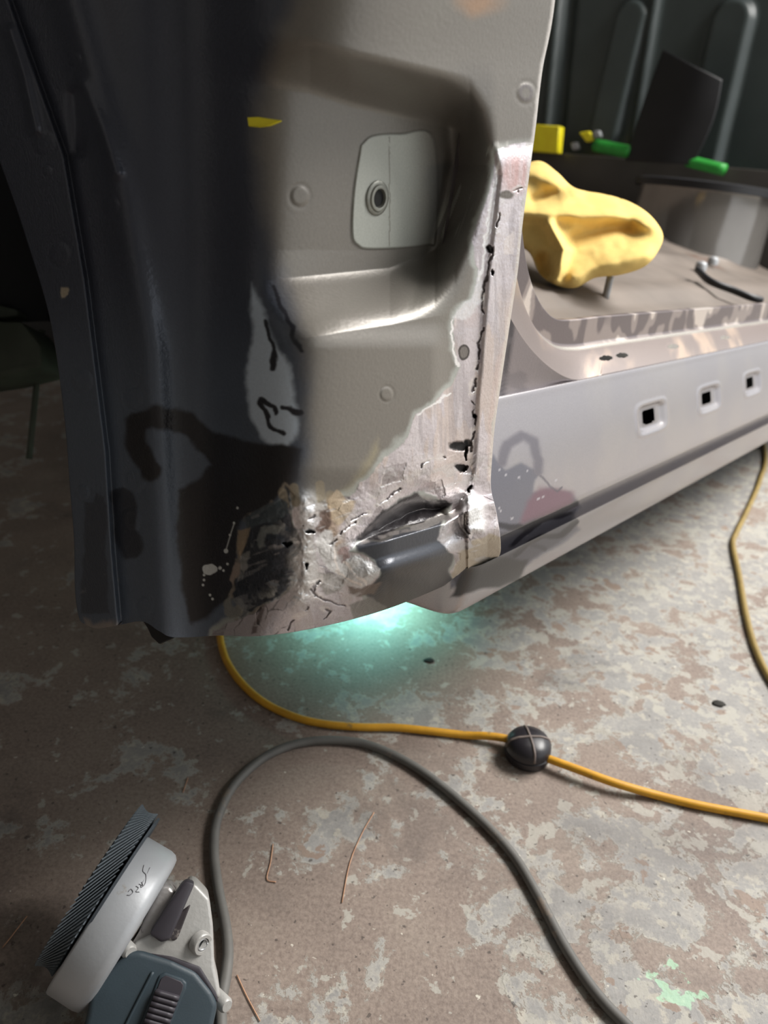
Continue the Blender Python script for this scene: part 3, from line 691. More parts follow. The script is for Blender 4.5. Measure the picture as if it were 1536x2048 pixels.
# ---- sill (rocker) panel: profile swept along the van
def zof(px, py, y): return px_side(px, py, y)[2]
ZD = zof(1360, 719, -0.030); ZE = zof(1360, 907, 0.004); ZG = zof(1330, 955, -0.006); ZH = zof(1300, 965, 0.002); ZB = zof(1300, 1003, -0.022)
prof = [(-0.070, ZD - 0.024), (-0.045, ZD - 0.014), (-0.0345, ZD - 0.002), (-0.0300, ZD), (-0.0262, ZD + 0.08 * (ZE - ZD)), (-0.0172, ZD + 0.3 * (ZE - ZD)), (-0.0095, ZD + 0.5 * (ZE - ZD)), (-0.0025, ZD + 0.7 * (ZE - ZD)), (0.0035, ZD + 0.9 * (ZE - ZD)), (0.0050, ZE + 0.003), (0.0035, ZE - 0.002), (-0.006, ZE - 0.008),
        (-0.007, ZG), (0.001, ZH), (-0.002, ZH - 0.008), (-0.010, ZB + 0.006), (-0.022, ZB), (-0.045, ZB - 0.002), (-0.09, ZB + 0.005)]
pr = resample(catmull(prof, 10), 240)
X0r, X1r = -0.045, 1.55
xs = X0r + (X1r - X0r) * np.linspace(0, 1, 900) ** 1.25
XX, KK = np.meshgrid(xs, np.arange(len(pr)), indexing='xy')
YY = pr[:, 0][:, None] + 0 * XX; ZZ = pr[:, 1][:, None] + 0 * XX
# the front end closes in towards the pillar
e = ss(0.03, -0.05, XX)
YY = YY - 0.028 * e ** 2
low = ss(ZH + 0.03, ZB, ZZ)
ZZ = ZZ + 0.022 * e ** 1.5 * low
keep = np.ones((len(pr) - 1, 899), bool)
sq = np.zeros_like(XX)
hole_c = []
for (hx, hy, s) in [(1298, 832, 1.0), (1413, 795, 1.0), (1500, 765, 1.0), (1562, 742, 1.0), (1606, 727, 1.0)]:
    p = px_side(hx, hy, -0.014); hole_c.append(p)
    q = (np.abs((XX - p[0]) / 0.039) ** 5 + np.abs((ZZ - p[2]) / 0.0148) ** 5) ** 0.2
    YY = YY - 0.0040 * ss(1.0, 0.72, q) + 0.0008 * np.exp(-((q - 1.12) / 0.1) ** 2)
    q2 = (np.abs((XX - p[0] + 0.002) / 0.0170) ** 6 + np.abs((ZZ - p[2]) / 0.0074) ** 6) ** (1 / 6)
    sq = np.maximum(sq, ss(1.5, 1.1, q2))
    cc = 0.25 * (q2[:-1, :-1] + q2[1:, :-1] + q2[:-1, 1:] + q2[1:, 1:])
    keep &= cc > 1.0
RP = VO + XX[..., None] * VA + YY[..., None] * VN + ZZ[..., None] * VU
# image position of every vertex, only to lay out where paint is left
def project(P):
    q = P - C0; z = q @ CF; return W / 2 + F * (q @ CR) / z, H / 2 - F * (q @ CU) / z
qx, qy = project(RP)
col = np.zeros(RP.shape); mt = np.zeros(RP.shape); PXs, PYs = PX, PY
one = np.ones(RP.shape[:2])
put(one, rgb(160, 155, 157), 0.65, 0.26, 0.0)
put(0.6 * ss(-0.1, 0.25, fbm(XX * 1500, ZZ * 1500, 90, 121)), rgb(168, 162, 160))
nx = qx + 14 * fbm(qx, qy, 40, 123); ny = qy + 14 * fbm(qx, qy, 40, 127)
dk = ss(-3, 5, poly_sd(nx, ny, [(985, 905), (1010, 940), (1045, 925), (1085, 945), (1070, 965), (1065, 985), (1100, 975), (1140, 985), (1160, 1015), (1145, 1040), (1160, 1060), (1120, 1090), (1060, 1130), (900, 1180), (900, 1000), (960, 960)]))
put(0.85 * dk, rgb(96, 96, 106), 0.4, 0.26)
put(ss(8, -4, seg_dist(nx, ny, [(1005, 925), (1015, 890), (1040, 872), (1065, 885), (1078, 920), (1075, 945)]) - 8), rgb(112, 108, 114), 0.4, 0.28)
put(0.8 * ss(-6, 10, poly_sd(nx, ny, [(1050, 1005), (1075, 975), (1120, 975), (1145, 985), (1150, 1015), (1100, 1040), (1040, 1055)])), rgb(116, 86, 96), 0.4, 0.26)
for st in ([(1020, 1090), (1050, 1070), (1085, 1045), (1140, 1030)], [(1030, 1110), (1080, 1075), (1120, 1070), (1155, 1045)], [(1010, 1120), (1060, 1090), (1090, 1100)], [(990, 1050), (1050, 1058), (1100, 1040), (1150, 1010)]):
    put(ss(7, 3, seg_dist(nx, ny, st)), rgb(48, 46, 52), 0.2, 0.3)
put(ss(3, 1, seg_dist(nx, ny, [(1080, 955), (1115, 985), (1125, 975)])), rgb(90, 86, 92), 0.4, 0.3)
for k in range(12):
    x, y = 990 + 150 * random.random(), 930 + 170 * random.random()
    put(ss(1.4, 0.7, np.hypot((qx - x) / (1.5 + 2 * random.random()), (qy - y) / 1.8)), rgb(180, 176, 180), 0.5, 0.4)
put(ss(-2, 6, poly_sd(nx, ny, [(985, 1062), (1060, 1058), (1110, 1040), (1150, 1018), (1160, 1050), (1100, 1100), (1040, 1140), (920, 1190), (900, 1150)])) * 0.75, rgb(66, 64, 70), 0.3, 0.3)
put(ss(-2, 6, poly_sd(nx, ny, [(900, 1200), (930, 1130), (1000, 1112), (1060, 1118), (1040, 1165)])), rgb(40, 38, 38), 0.2, 0.3)
for st in ([(1025, 1088), (1050, 1070), (1085, 1045), (1140, 1030)], [(1030, 1110), (1080, 1075), (1120, 1070), (1155, 1045)]):
    put(ss(6, 3, seg_dist(nx, ny, st)), rgb(36, 34, 40), 0.2, 0.3)
put(sq * 0.6, rgb(96, 90, 88), 0.3, 0.5)
put(ss(-0.037, -0.043, YY), rgb(30, 28, 28), 0.0, 0.8)  # dark painted on under the tread so its slots look unlit
sill = grid_mesh('sill_panel', RP, M['sheet'], VAN, np.clip(col, 0, 1), np.clip(mt, 0, 1), keep=keep, flip=True)
sill['label'] = 'bare steel sill panel with a row of square clip holes'
# black backing box added to keep the clip holes dark
box('clip_hole_backing', van(-0.01, -0.045, ZB + 0.015), (X1r) * VA, -0.02 * VN, (ZD - ZB - 0.035) * VU, M['black_paint'], VAN, 0.002, 1)

# ---- door opening: flange, tread and the curve up into the pillar
ZA = zof(1300, 618, -0.060); ZF = zof(1300, 677, -0.060)
def px_curve(pts, y, n1=110, n2=700):
    """a pressed line: traced round the corner, then straight along the van"""
    c = np.array([px_side(x, yy, y)[[0, 2]] for x, yy in catmull(pts, 10)]); c = resample(c, n1)
    end = c[-1]; st = np.stack([np.linspace(end[0], X1r, n2 + 1)[1:], np.full(n2, end[1])], 1)
    return np.r_[c, st]
yA, yB, yD = -0.070, -0.065, -0.0310
pcA = px_curve([(1012, 150), (1030, 330), (1043, 450), (1052, 520), (1066, 575), (1086, 615), (1112, 638), (1150, 640), (1200, 634)], yA)
pcB = px_curve([(990, 170), (1008, 350), (1022, 490), (1036, 570), (1056, 630), (1082, 672), (1112, 694), (1150, 698), (1200, 691)], yB)
pcD = px_curve([(950, 200), (968, 380), (985, 520), (1005, 600), (1034, 660), (1070, 708), (1112, 744), (1152, 760), (1200, 752)], yD)
ZA = pcA[-1][1]; ZF = pcB[-1][1]
for c_, z_ in ((pcA, None), (pcB, None)): pass
pcD[110:, 1] = ZD + 0.0005
def strip_at(u):                     # u 0..1 flange, 1..2 tread
    if u <= 1:
        bl = ss(0.85, 1.0, u); return pcA + (pcB - pcA) * u, yA + 0.0008 * u + (yB - yA - 0.0008) * bl
    v = u - 1; return pcB + (pcD - pcB) * v, yB + (yD - yB) * (v ** 0.8)
us = np.r_[-0.03, np.linspace(0, 1, 30), np.linspace(1, 2, 34)[1:]]
OPl = []
for u in us:
    if u < 0: c_, y_ = pcA, yA - 0.008
    else: c_, y_ = strip_at(u)
    OPl.append(VO + c_[:, :1] * VA + y_ * VN + c_[:, 1:] * VU)
OPl.append(VO + pcD[:, :1] * VA + (yD - 0.006) * VN + (pcD[:, 1:] - 0.006) * VU)
OP = np.array(OPl)
nu_ = OP.shape[1]
S = np.linspace(0, 1, nu_)[None, :] + 0 * OP[..., 0]; Q = (np.r_[us, 2.03] / 2.0)[:, None] + 0 * S
arc_len = np.r_[0, np.cumsum(np.linalg.norm(np.diff(OP[10], axis=0), axis=1))][None, :] + 0 * S
col = np.zeros(OP.shape); mt = np.zeros(OP.shape); one = np.ones(S.shape)
put(one, rgb(150, 138, 134), 0.5, 0.32, 0.1)
dab = fbm(arc_len * 1000, Q * 40, 26, 131, 2)
flange = ss(0.49, 0.45, Q)
put(flange * ss(-0.02, -0.08, dab), rgb(104, 94, 94), 0.4, 0.36)
put(flange * ss(0.10, 0.16, dab), rgb(216, 204, 196), 0.7, 0.3)
put((1 - flange) * ss(0.0, 0.2, fbm(arc_len * 1000, Q * 60, 60, 137)), rgb(186, 166, 150), 0.5, 0.35)
put(ss(0.02, 0.008, np.abs(Q - 0.50) - 0.01), rgb(206, 200, 190), 0.7, 0.26)
sl = np.zeros_like(S)
for (px_, py_, ln) in [(1230, 716, 0.014), (1262, 708, 0.014), (1362, 694, 0.016), (1465, 673, 0.018)]:
    p = px_side(px_, py_, -0.038); xx = OP @ VA - VO @ VA
    sl = np.maximum(sl, ss(1.3, 0.8, np.hypot((xx - p[0]) / ln, (Q - 0.72) / 0.045)))
put(ss(0.0, 0.4, sl), rgb(70, 62, 58), 0.2, 0.6)
keepO = 0.25 * (sl[:-1, :-1] + sl[1:, :-1] + sl[:-1, 1:] + sl[1:, 1:]) < 0.5
fl = grid_mesh('door_opening_flange', OP, M['sheet'], VAN, np.clip(col, 0, 1), np.clip(mt, 0, 1), keep=keepO)
fl['label'] = 'spot-welded flange round the door opening, dabbed with bare grinder marks'
# corner sheet between pillar edge, sill and the opening curve
pb = resample(pcD[:110], 90); rowsN = 40; CSH = np.zeros((rowsN, 90, 3))
for j in range(90):
    x1, z1 = pb[j]; fl_ = ss(0.0, 0.05, z1 - ZD)
    tgt = np.array([(x1 - 0.02) * (1 - fl_) + fl_ * -0.06, ZD - 0.008 + (z1 - ZD) * 0.9 * fl_])
    for i in range(rowsN):
        u = i / (rowsN - 1); x = x1 + (tgt[0] - x1) * u; z = z1 + (tgt[1] - z1) * u
        CSH[i, j] = van(x, yD - 0.003 * math.sin(u * math.pi), z)
col = np.zeros(CSH.shape); mt = np.zeros(CSH.shape); one = np.ones(CSH.shape[:2])
put(one, rgb(138, 130, 132), 0.5, 0.3, 0.05)
ux, uy = project(CSH)
put(ss(10, 2, np.abs(seg_dist(ux, uy, [(1035, 560), (1020, 680), (1003, 790)]))), rgb(74, 70, 74), 0.4, 0.35)
put(0.6 * ss(0.0, 0.12, fbm(ux, uy, 40, 139)), rgb(110, 104, 108), 0.5, 0.3)
cs_ = grid_mesh('corner_gusset', CSH, M['sheet'], VAN, np.clip(col, 0, 1), np.clip(mt, 0, 1))

# ---- cab floor, rear bulkhead, shelf, tub
ZFL = ZA - 0.020
XB = 1.80
SLP = 0.22
fx = np.linspace(0.10, XB + 0.05, 60); fy = np.linspace(-0.072, -1.5, 80)
FX, FY = np.meshgrid(fx, fy)
FZ = ZFL + SLP * (-0.072 - FY) + 0.006 * ss(0.0, 0.5, np.sin((FY + 0.06) * 40) - 0.3) * ss(-0.12, -0.16, FY)
FP = VO + FX[..., None] * VA + FY[..., None] * VN + FZ[..., None] * VU
grid_mesh('cab_floor', FP, M['cab_floor'], VAN)
by = np.linspace(0.05, -1.7, 260); bz = np.linspace(ZFL - 0.02, ZFL + 1.35, 220)
BY, BZ = np.meshgrid(by, bz)
BX = np.full_like(BY, XB)
def yz(px, py): p = px_long(px, py, XB); return (p[1], p[2])
def ext(a, b, k): return (a[0] + (a[0] - b[0]) * k, a[1] + (a[1] - b[1]) * k)
r1a, r1b = yz(1265, 40), yz(1212, 262); r2a, r2b = yz(1465, 45), yz(1400, 330)
sc_px = 1.0 / np.linalg.norm(np.array(yz(1300, 200)) - np.array(yz(1301, 200)))
for (A, B_, w) in ((r1a, r1b, 36), (r2a, r2b, 40)):
    ww = w / sc_px; d = seg_dist(BY, BZ, [A, B_]) / ww
    BX = BX - 0.024 * ss(1.05, 0.72, d) 
for (A, B_, w, hgt) in ((yz(1160, -200), yz(1118, 260), 10, -0.022), (yz(1140, -200), yz(1098, 260), 12, 0.028), (yz(1345, -200), yz(1270, 280), 8, 0.02)):
    ww = w / sc_px; BX = BX - hgt * np.exp(-(seg_dist(BY, BZ, [A, B_]) / ww) ** 2)
BP = VO + BX[..., None] * VA + BY[..., None] * VN + BZ[..., None] * VU
bk = grid_mesh('cab_bulkhead', BP, M['dark_paint'], VAN); bk['label'] = 'dark painted rear bulkhead with tall rounded pressings'
pe = px_long(1200, 312, XB - 0.10); zsh = pe[2]
box('bulkhead_shelf', van(XB - 0.10, 0.02, ZFL - 0.03), 0.10 * VA, -1.7 * VN, (zsh - ZFL + 0.03) * VU, M['shelf'], VAN, 0.006, 2)
# round tub on the cab floor
p = px_side(1405, 480, 0.0)
def cab_pt(px, py, z):              # pixel -> van point on the (sloping) cab floor, raised by z - ZFL
    n_ = VU + SLP * VN; d = ray(px, py); p0 = van(0, -0.072, z)
    return to_van(C0 + (n_ @ (p0 - C0)) / (n_ @ d) * d)
tc_ = cab_pt(1405, 500, ZFL); tcw = van(*tc_)
tr = 125 * ((tcw - C0) @ CF) / F; tcw = tcw + tr * 0.75 * (0.75 * VA - 0.65 * VN) * 0.6 - 0.03 * VU 
dtub = (tcw - C0) @ CF; tr = 128 * dtub / F; hh = 128 * dtub / F
tub = disc_lathe('round_tub', [(0, tr * 1.02), (0.004, tr), (hh * 0.95, tr * 0.98), (hh, tr * 0.99), (hh + 0.006, tr * 1.03), (hh + 0.012, tr * 0.95), (hh * 0.8, tr * 0.9), (hh * 0.8, 0)], tcw, VU, M['tub'], VAN, 64)
disc_lathe('tub_rim', [(hh - 0.004, tr * 1.0), (hh - 0.004, tr * 1.07), (hh + 0.012, tr * 1.07), (hh + 0.016, tr * 0.99)], tcw, VU, M['black_paint'], tub, 64)

box('firewall_light_block', van(0.03, -0.10, -0.10), 0.006 * VA, -1.4 * VN, 1.1 * VU, M['black_paint'], VAN)  # sheet added to keep light off the left floor
# ---- dark wheel well behind the pillar on the left
wx = np.linspace(-0.5, 0.35, 40); wz = np.linspace(-0.05, 1.0, 30)
WX, WZ = np.meshgrid(wx, wz)
WY = -0.62 - 0.12 * np.cos(WX * 2.2)
WP = VO + (WX + 0.0)[..., None] * VA + WY[..., None] * VN + WZ[..., None] * VU
grid_mesh('wheel_well', WP, M['black_paint'], VAN)
prism('subframe_arm', [at_t(-60, 640, 0.95), at_t(40, 640, 0.92), at_t(82, 690, 0.92), at_t(84, 735, 0.92), at_t(0, 757, 0.94), at_t(-80, 770, 0.97)], 0.08 * CF, M['bracket'], VAN, 0.008, 2)
tube('drop_link', [at_t(84, 660, 1.0), at_t(72, 780, 1.0), at_t(58, 918, 1.0)], 0.004, M['bracket'], VAN, 10, 4)
prism('brake_bracket', [at_t(-40, 600, 0.98), at_t(34, 618, 0.98), at_t(36, 632, 0.98), at_t(-40, 640, 0.98)], 0.03 * CF, M['bracket'], VAN, 0.004, 2)

# ------------------------------------------------------------------ things in the cab
def rag():
    out = [(1000, 350), (1040, 332), (1080, 322), (1115, 345), (1150, 376), (1210, 388), (1262, 405), (1302, 432), (1326, 470), (1314, 506), (1288, 534), (1240, 550), (1190, 556), (1150, 576), (1110, 570), (1078, 546), (1058, 505), (1020, 480), (985, 430)]
    O = resample(np.r_[catmull(out + [out[0]], 8)], 180); c = np.array([1150.0, 455.0])
    nr = 60; rr = np.linspace(0, 1, nr)
    V = []; Fc = []
    Gx = np.array([[c + (o - c) * r for o in O[:-1]] for r in rr]); gx, gy = Gx[..., 0], Gx[..., 1]
    r2 = rr[:, None] + 0 * gx
    t0 = 0.93 + 0.16 * np.clip(570 - gy, 0, 400) / 400
    fold = lambda pts, w, h: h * np.exp(-(seg_dist(gx, gy, pts) / w) ** 2)
    bulge = 0.030 * np.clip(1 - r2 ** 3, 0, 1) ** 0.6
    f = bulge + fold([(1045, 425), (1120, 428), (1230, 432), (1300, 450)], 16, 0.020) + fold([(1100, 450), (1128, 500), (1112, 560)], 11, 0.024) \
        + fold([(1060, 345), (1110, 365), (1150, 385)], 16, 0.012) - fold([(1070, 400), (1110, 385), (1130, 375)], 14, 0.016) - fold([(1085, 520), (1092, 545)], 15, 0.028) \
        - fold([(1150, 480), (1200, 462), (1260, 452)], 18, 0.022) + fold([(1150, 555), (1200, 535), (1290, 510)], 20, 0.016) + 0.012 * fbm(gx, gy, 70, 151, 3) + 0.004 * fbm(gx, gy, 25, 153, 2)
    t = t0 - f + 0.10 * (gy - 560) / 300 * 0 
    Pf = C0 + t[..., None] * (CF + ((gx - W / 2) / F)[..., None] * CR - ((gy - H / 2) / F)[..., None] * CU)
    tb = t0 + 0.045 * np.sqrt(np.clip(1 - r2 ** 2, 0, 1)) + 0.0015
    Pb = C0 + tb[..., None] * (CF + ((gx - W / 2) / F)[..., None] * CR - ((gy - H / 2) / F)[..., None] * CU)
    n = gx.shape[1]; m = nr * n
    V = np.r_[Pf.reshape(-1, 3), Pb.reshape(-1, 3)]
    for base, fl in ((0, 1), (m, 0)):
        for i in range(nr - 1):
            for k in range(n):
                q = (base + i * n + k, base + i * n + (k + 1) % n, base + (i + 1) * n + (k + 1) % n, base + (i + 1) * n + k)
                Fc.append(q if not fl else q[::-1])
    for k in range(n):
        k2 = (k + 1) % n; a_ = (nr - 1) * n; Fc.append((a_ + k, m + a_ + k, m + a_ + k2, a_ + k2))
    o = mesh_obj('cloth_rag', V, Fc, M['rag'])
    bm = bmesh.new(); bm.from_mesh(o.data); bmesh.ops.remove_doubles(bm, verts=bm.verts, dist=1e-5); bmesh.ops.recalc_face_normals(bm, faces=bm.faces); bm.to_mesh(o.data); bm.free()
    return setp(o, 'crumpled yellow chamois cloth lying in the door opening', 'cloth')
rag()

def on_bulk(px, py, off): return C0 + 0 + (lambda d: (VA @ (VO - C0) + XB - off) / (VA @ d) * d)(ray(px, py))
XS = 0.135
setp(prism('yellow_block', [on_bulk(x, y, XS) for x, y in [(1040, 247), (1119, 252), (1114, 306), (1036, 300)]], 0.03 * VA, M['yellow'], None, 0.002, 1), 'square yellow plastic block on the shelf behind the pillar', 'block')
setp(prism('yellow_clip', [on_bulk(x, y, XS) for x, y in [(1158, 265), (1178, 262), (1186, 280), (1172, 284)]], 0.015 * VA, M['yellow'], None, 0.002, 1), 'small yellow clip left of the green tube', 'clip')
pA, pB = on_bulk(1190, 290, XS), on_bulk(1262, 305, XS)
g1 = tube('green_tube', [pA, 0.5 * (pA + pB), pB], 0.016, M['green'], None, 16, 3); setp(g1, 'bright green tube on the shelf left of the black mat', 'tube')
pA, pB = on_bulk(1375, 322, XS), on_bulk(1450, 340, XS)
g2 = tube('green_tube', [pA, 0.5 * (pA + pB), pB], 0.014, M['green'], None, 16, 3); setp(g2, 'darker green tube right of the black mat', 'tube')
for (x, y, lb) in [(1148, 292, 'small white clip between the yellow block and yellow clip'), (1192, 268, 'small white clip above the left green tube')]:
    setp(prism('shelf_clip', [on_bulk(x - 7, y - 6, XS), on_bulk(x + 6, y - 8, XS), on_bulk(x + 9, y + 5, XS), on_bulk(x - 4, y + 8, XS)], 0.015 * VA, M['guard'], None, 0.002, 1), lb, 'clip')
# black mat leaning on the bulkhead
def mat_sheet():
    nu, nv = 40, 40; Pm = np.zeros((nv, nu, 3))
    tl, tr_, br, bl = map(np.array, [(1328., 100.), (1444., 160.), (1385., 330.), (1252., 322.)])
    for j in range(nv):
        for i in range(nu):
            u, v = i / (nu - 1), j / (nv - 1)
            p = (tl * (1 - u) + tr_ * u) * (1 - v) + (bl * (1 - u) + br * u) * v
            p = p + np.array([0 + 14 * math.sin(v * math.pi) * (u - 0.2), 0.0])
            Pm[j, i] = on_bulk(p[0], p[1], 0.14 + 0.0 * v + 0.02 * math.sin(u * math.pi))
    o = grid_mesh('rubber_mat', Pm, M['black_paint'])
    md = o.modifiers.new('thick', 'SOLIDIFY'); md.thickness = 0.004
    return setp(o, 'black rubber mat leaning against the ribbed bulkhead', 'mat')
mat_sheet()
# stud, hose and clips on the cab floor
def upright(px, py, h, r, nm, label, mat):
    b_ = cab_pt(px, py, ZFL); w = van(*b_)
    return setp(tube(nm, [w, w + 0.5 * h * VU, w + h * VU], r, mat, None, 10, 2), label, 'stud' if 'stud' in nm else 'clip')
upright(1210, 600, 0.030, 0.0048, 'white_stud', 'white upright stud on the cab floor under the yellow cloth', M['guard'])
hp = [cab_pt(x, y, ZFL + 0.020) for x, y in [(1395, 540), (1420, 562), (1465, 580), (1500, 594), (1522, 600)]]
setp(tube('rubber_hose', [van(*q) for q in hp], 0.006, M['black_paint'], None, 12, 8), 'thin black hose lying on the cab floor', 'hose')
for (x, y, lb) in [(1400, 541, 'white clip at the end of the black hose'), (1424, 530, 'white clip behind the black hose'), (1438, 492, 'white clip at the foot of the round tub')]:
    q = cab_pt(x, y, ZFL + 0.004); w = van(*q)
    setp(disc_lathe('white_clip', [(0, 0.011), (0.012, 0.011), (0.016, 0.008), (0.018, 0.0)], w, VU, M['guard'], None, 16), lb, 'clip')

# yellow tape on the pillar
tp = [(495, 235), (516, 234), (563, 241), (540, 250), (520, 253), (497, 251)]
def pil(px, py, off=0.0012):
    i = np.argmin((PX - px) ** 2 + (PY - py) ** 2); p = PP.reshape(-1, 3)[i]
    d = ray(px, py); t = (p - C0) @ CF; return C0 + (t - off) * d
PX, PY = PXs, PYs
setp(prism('yellow_tape', [pil(x, y, 0.0015) for x, y in tp], 0.001 * CF, M['yellow'], None), 'torn scrap of yellow tape stuck on the pillar', 'tape')

# ------------------------------------------------------------------ cords on the floor
RY = 0.0045
yc = empty('yellow_lamp_cord', at_z(1055, 1515)); setp(yc, 'yellow power cord with round black foot switch across the floor', 'cord')
def fpts(lst, r): return [at_z(x, y, r + (q[0] if q else 0)) for x, y, *q in lst]
tube('cord', fpts([(2300, 1800), (2000, 1740), (1760, 1682), (1536, 1637), (1400, 1611), (1320, 1592), (1230, 1566, 0.006), (1150, 1537, 0.007), (1098, 1518, 0.006), (1070, 1507, 0.004)], RY), RY, M['cord_y'], yc, 12, 10)
tube('cord', fpts([(1040, 1487, 0.004), (1010, 1477, 0.005), (975, 1472, 0.004), (930, 1470), (860, 1462), (790, 1455), (720, 1454), (650, 1448), (590, 1434), (530, 1406), (485, 1368), (455, 1325), (441, 1280), (440, 1235), (470, 1190), (560, 1150), (640, 1140)], RY), RY, M['cord_y'], yc, 12, 10)
swc = at_z(1053, 1512); rs = 47.0 * ((at_z(1052, 1510, 0.02) - C0) @ CF) / F
body = disc_lathe('foot_switch', [(0.0, rs * 0.84), (0.002, rs * 0.97), (0.005, rs), (0.0105, rs), (0.0115, rs * 0.95), (0.0125, rs * 0.99), (0.019, rs * 0.97), (0.0245, rs * 0.84), (0.0278, rs * 0.5), (0.0288, 0.0)], swc, (0, 0, 1), M['switch'], yc, 48)
def dome(u): # height over the switch top at radius fraction u
    return np.interp(u, [0, 0.5, 0.82, 0.97, 1.0], [0.0288, 0.0278, 0.0245, 0.019, 0.0125])
for ang in (0.12, 0.12 + math.pi / 2):
    pts = []
    for u in np.linspace(-0.99, 0.99, 17): pts.append(swc + np.array([math.cos(ang) * u * rs, math.sin(ang) * u * rs, dome(abs(u)) + 0.0002]))
    tube('rib', pts, 0.0014, M['switch_rib'], body, 8, 2)
setp(tube('olive_cord', fpts([(1500, 780), (1530, 900), (1520, 960), (1495, 1020), (1473, 1065), (1466, 1090), (1478, 1150), (1492, 1230), (1512, 1300), (1545, 1365), (1610, 1450), (1740, 1560), (1950, 1660)], 0.0045), 0.0045, M['cord_o'], None, 12, 10), 'thin olive cord on the floor at the right edge', 'cord')
RG = 0.0046
setp(tube('grey_cable', fpts([(380, 2700), (410, 2330), (440, 2090), (442, 2010), (452, 1950), (456, 1900), (450, 1845), (436, 1775), (428, 1700), (436, 1635), (470, 1568), (530, 1514), (600, 1486), (680, 1481), (750, 1494), (840, 1540), (940, 1620), (1020, 1702), (1075, 1790), (1125, 1885), (1180, 1970), (1240, 2038), (1330, 2115), (1480, 2200), (1700, 2290), (2000, 2380)], RG), RG, M['cord_g'], None, 14, 12), 'thick grey rubber cable looped over the floor beside the grinder', 'cable')

# work light lying under the van
lc = at_z(735, 1188); wl = empty('work_light', lc); setp(wl, 'small work light shining on the floor under the sill', 'lamp')
def boxc(name, c, sx, sy, sz, mat, parent, bevel): return box(name, np.asarray(c) - np.array([sx / 2, sy / 2, 0]), (sx, 0, 0), (0, sy, 0), (0, 0, sz), mat, parent, bevel, 2)
boxc('lamp_housing', lc + np.array([0, 0.05, 0.115]), 0.12, 0.07, 0.035, M['switch'], wl, 0.006)
boxc('lamp_stand', lc + np.array([0, 0.075, 0.0]), 0.10, 0.02, 0.118, M['switch'], wl, 0.004)
ml, nt, bs = new_mat('lamp_lens'); bs.inputs['Emission Color'].default_value = (0.45, 1.0, 0.95, 1); bs.inputs['Emission Strength'].default_value = 6
boxc('lamp_lens', lc + np.array([0, 0.045, 0.111]), 0.10, 0.05, 0.003, ml, wl, 0.001)
sl_ = bpy.data.lights.new('lamp_beam', 'SPOT'); sl_.energy = 4.6; sl_.color = (0.36, 1.0, 0.90); sl_.spot_size = math.radians(120); sl_.spot_blend = 0.9; sl_.shadow_soft_size = 0.03
so = bpy.data.objects.new('lamp_beam', sl_); COL.objects.link(so); so.parent = wl; so.matrix_parent_inverse = world_of(wl).inverted()
so.location = Vector(lc + np.array([0, 0.03, 0.105])); so.rotation_euler = (Vector((0, -0.35, -1))).to_track_quat('-Z', 'Y').to_euler()

# ------------------------------------------------------------------ angle grinder
RGD = 0.065
gc = at_z(214, 1862, 0.118)
gv = C0 - gc; gv /= np.linalg.norm(gv)
gA, gB = at_z(290, 1692, 0.10), at_z(98, 1985, 0.10)
e2 = gB - gA; e2 -= (e2 @ gv) * gv; e2 /= np.linalg.norm(e2)          # towards the motor
e1 = np.cross(e2, gv); e1 = e1 if e1[0] > 0 else -e1                   # spindle, towards the gear head
e2 = e2 - 0.16 * gv; e2 /= np.linalg.norm(e2)
e3 = np.cross(e1, e2); e3 = e3 if e3[2] > 0 else -e3
gc = gc - RGD * e3
gc[2] += max(0.0, 0.0665 * math.sqrt(1 - e1[2] ** 2) - gc[2])
GR = empty('angle_grinder', (gc[0], gc[1], 0)); setp(GR, 'blue-grey angle grinder with flap disc lying on the floor', 'angle grinder')
def g(x, y, z): return gc + x * e1 + y * e2 + z * e3
gk = 0.93
guard = disc_lathe('disc_guard', [(x_ * 0.92, r_ * gk) for x_, r_ in [(-0.015, 0.0605), (-0.0145, 0.0625), (-0.013, 0.0635), (0.010, 0.0640), (0.015, 0.0630), (0.018, 0.0600), (0.0188, 0.056), (0.0188, 0.026), (0.0175, 0.026), (0.0173, 0.056), (0.0155, 0.0595), (0.010, 0.0620), (-0.013, 0.0615), (-0.015, 0.0605)]], g(0, 0.002, 0), e1, M['guard'], GR, 72, ref=e3, a0=-math.radians(97), a1=math.radians(97))
# flap disc
DR = 0.0635; dx = -0.0205; dy = -0.012
fd = disc_lathe('flap_disc', [(0.004, 0.010), (0.004, 0.030), (0.008, 0.050), (0.0085, DR - 0.003), (0.0065, DR - 0.003), (0.002, 0.030), (0.0, 0.030), (0.0, 0.010)], g(dx, dy, 0), e1, M['flap_edge'], GR, 48)
NF = 80
bm = bmesh.new()
fl_prof = []
wq = 0.015
for (rr_) in (0.036, 0.050, DR - 0.001):
    for s_ in (0, 1):
        for th in (0, 1):
            fl_prof.append((rr_, s_, th))
me = bpy.data.meshes.new('flap'); vs = []
for (rr_, s_, th) in fl_prof:
    tang = 0.017 - 0.034 * s_; xoff = (0.005 - 0.014 * s_) if rr_ > 0.045 else (0.005 - 0.010 * s_)
    vs.append((xoff - 0.0009 * (1 - th), tang, math.sqrt(max(rr_ * rr_ - tang * tang, 1e-6))))
fcs = []
def fi(r, s_, th): return r * 4 + s_ * 2 + th
for r in range(2):
    for th in (0, 1): fcs.append((fi(r, 0, th), fi(r, 1, th), fi(r + 1, 1, th), fi(r + 1, 0, th)))
    for s_ in (0, 1): fcs.append((fi(r, s_, 0), fi(r, s_, 1), fi(r + 1, s_, 1), fi(r + 1, s_, 0)))
fcs.append((fi(2, 0, 0), fi(2, 1, 0), fi(2, 1, 1), fi(2, 0, 1))); fcs.append((fi(0, 0, 0), fi(0, 1, 0), fi(0, 1, 1), fi(0, 0, 1)))
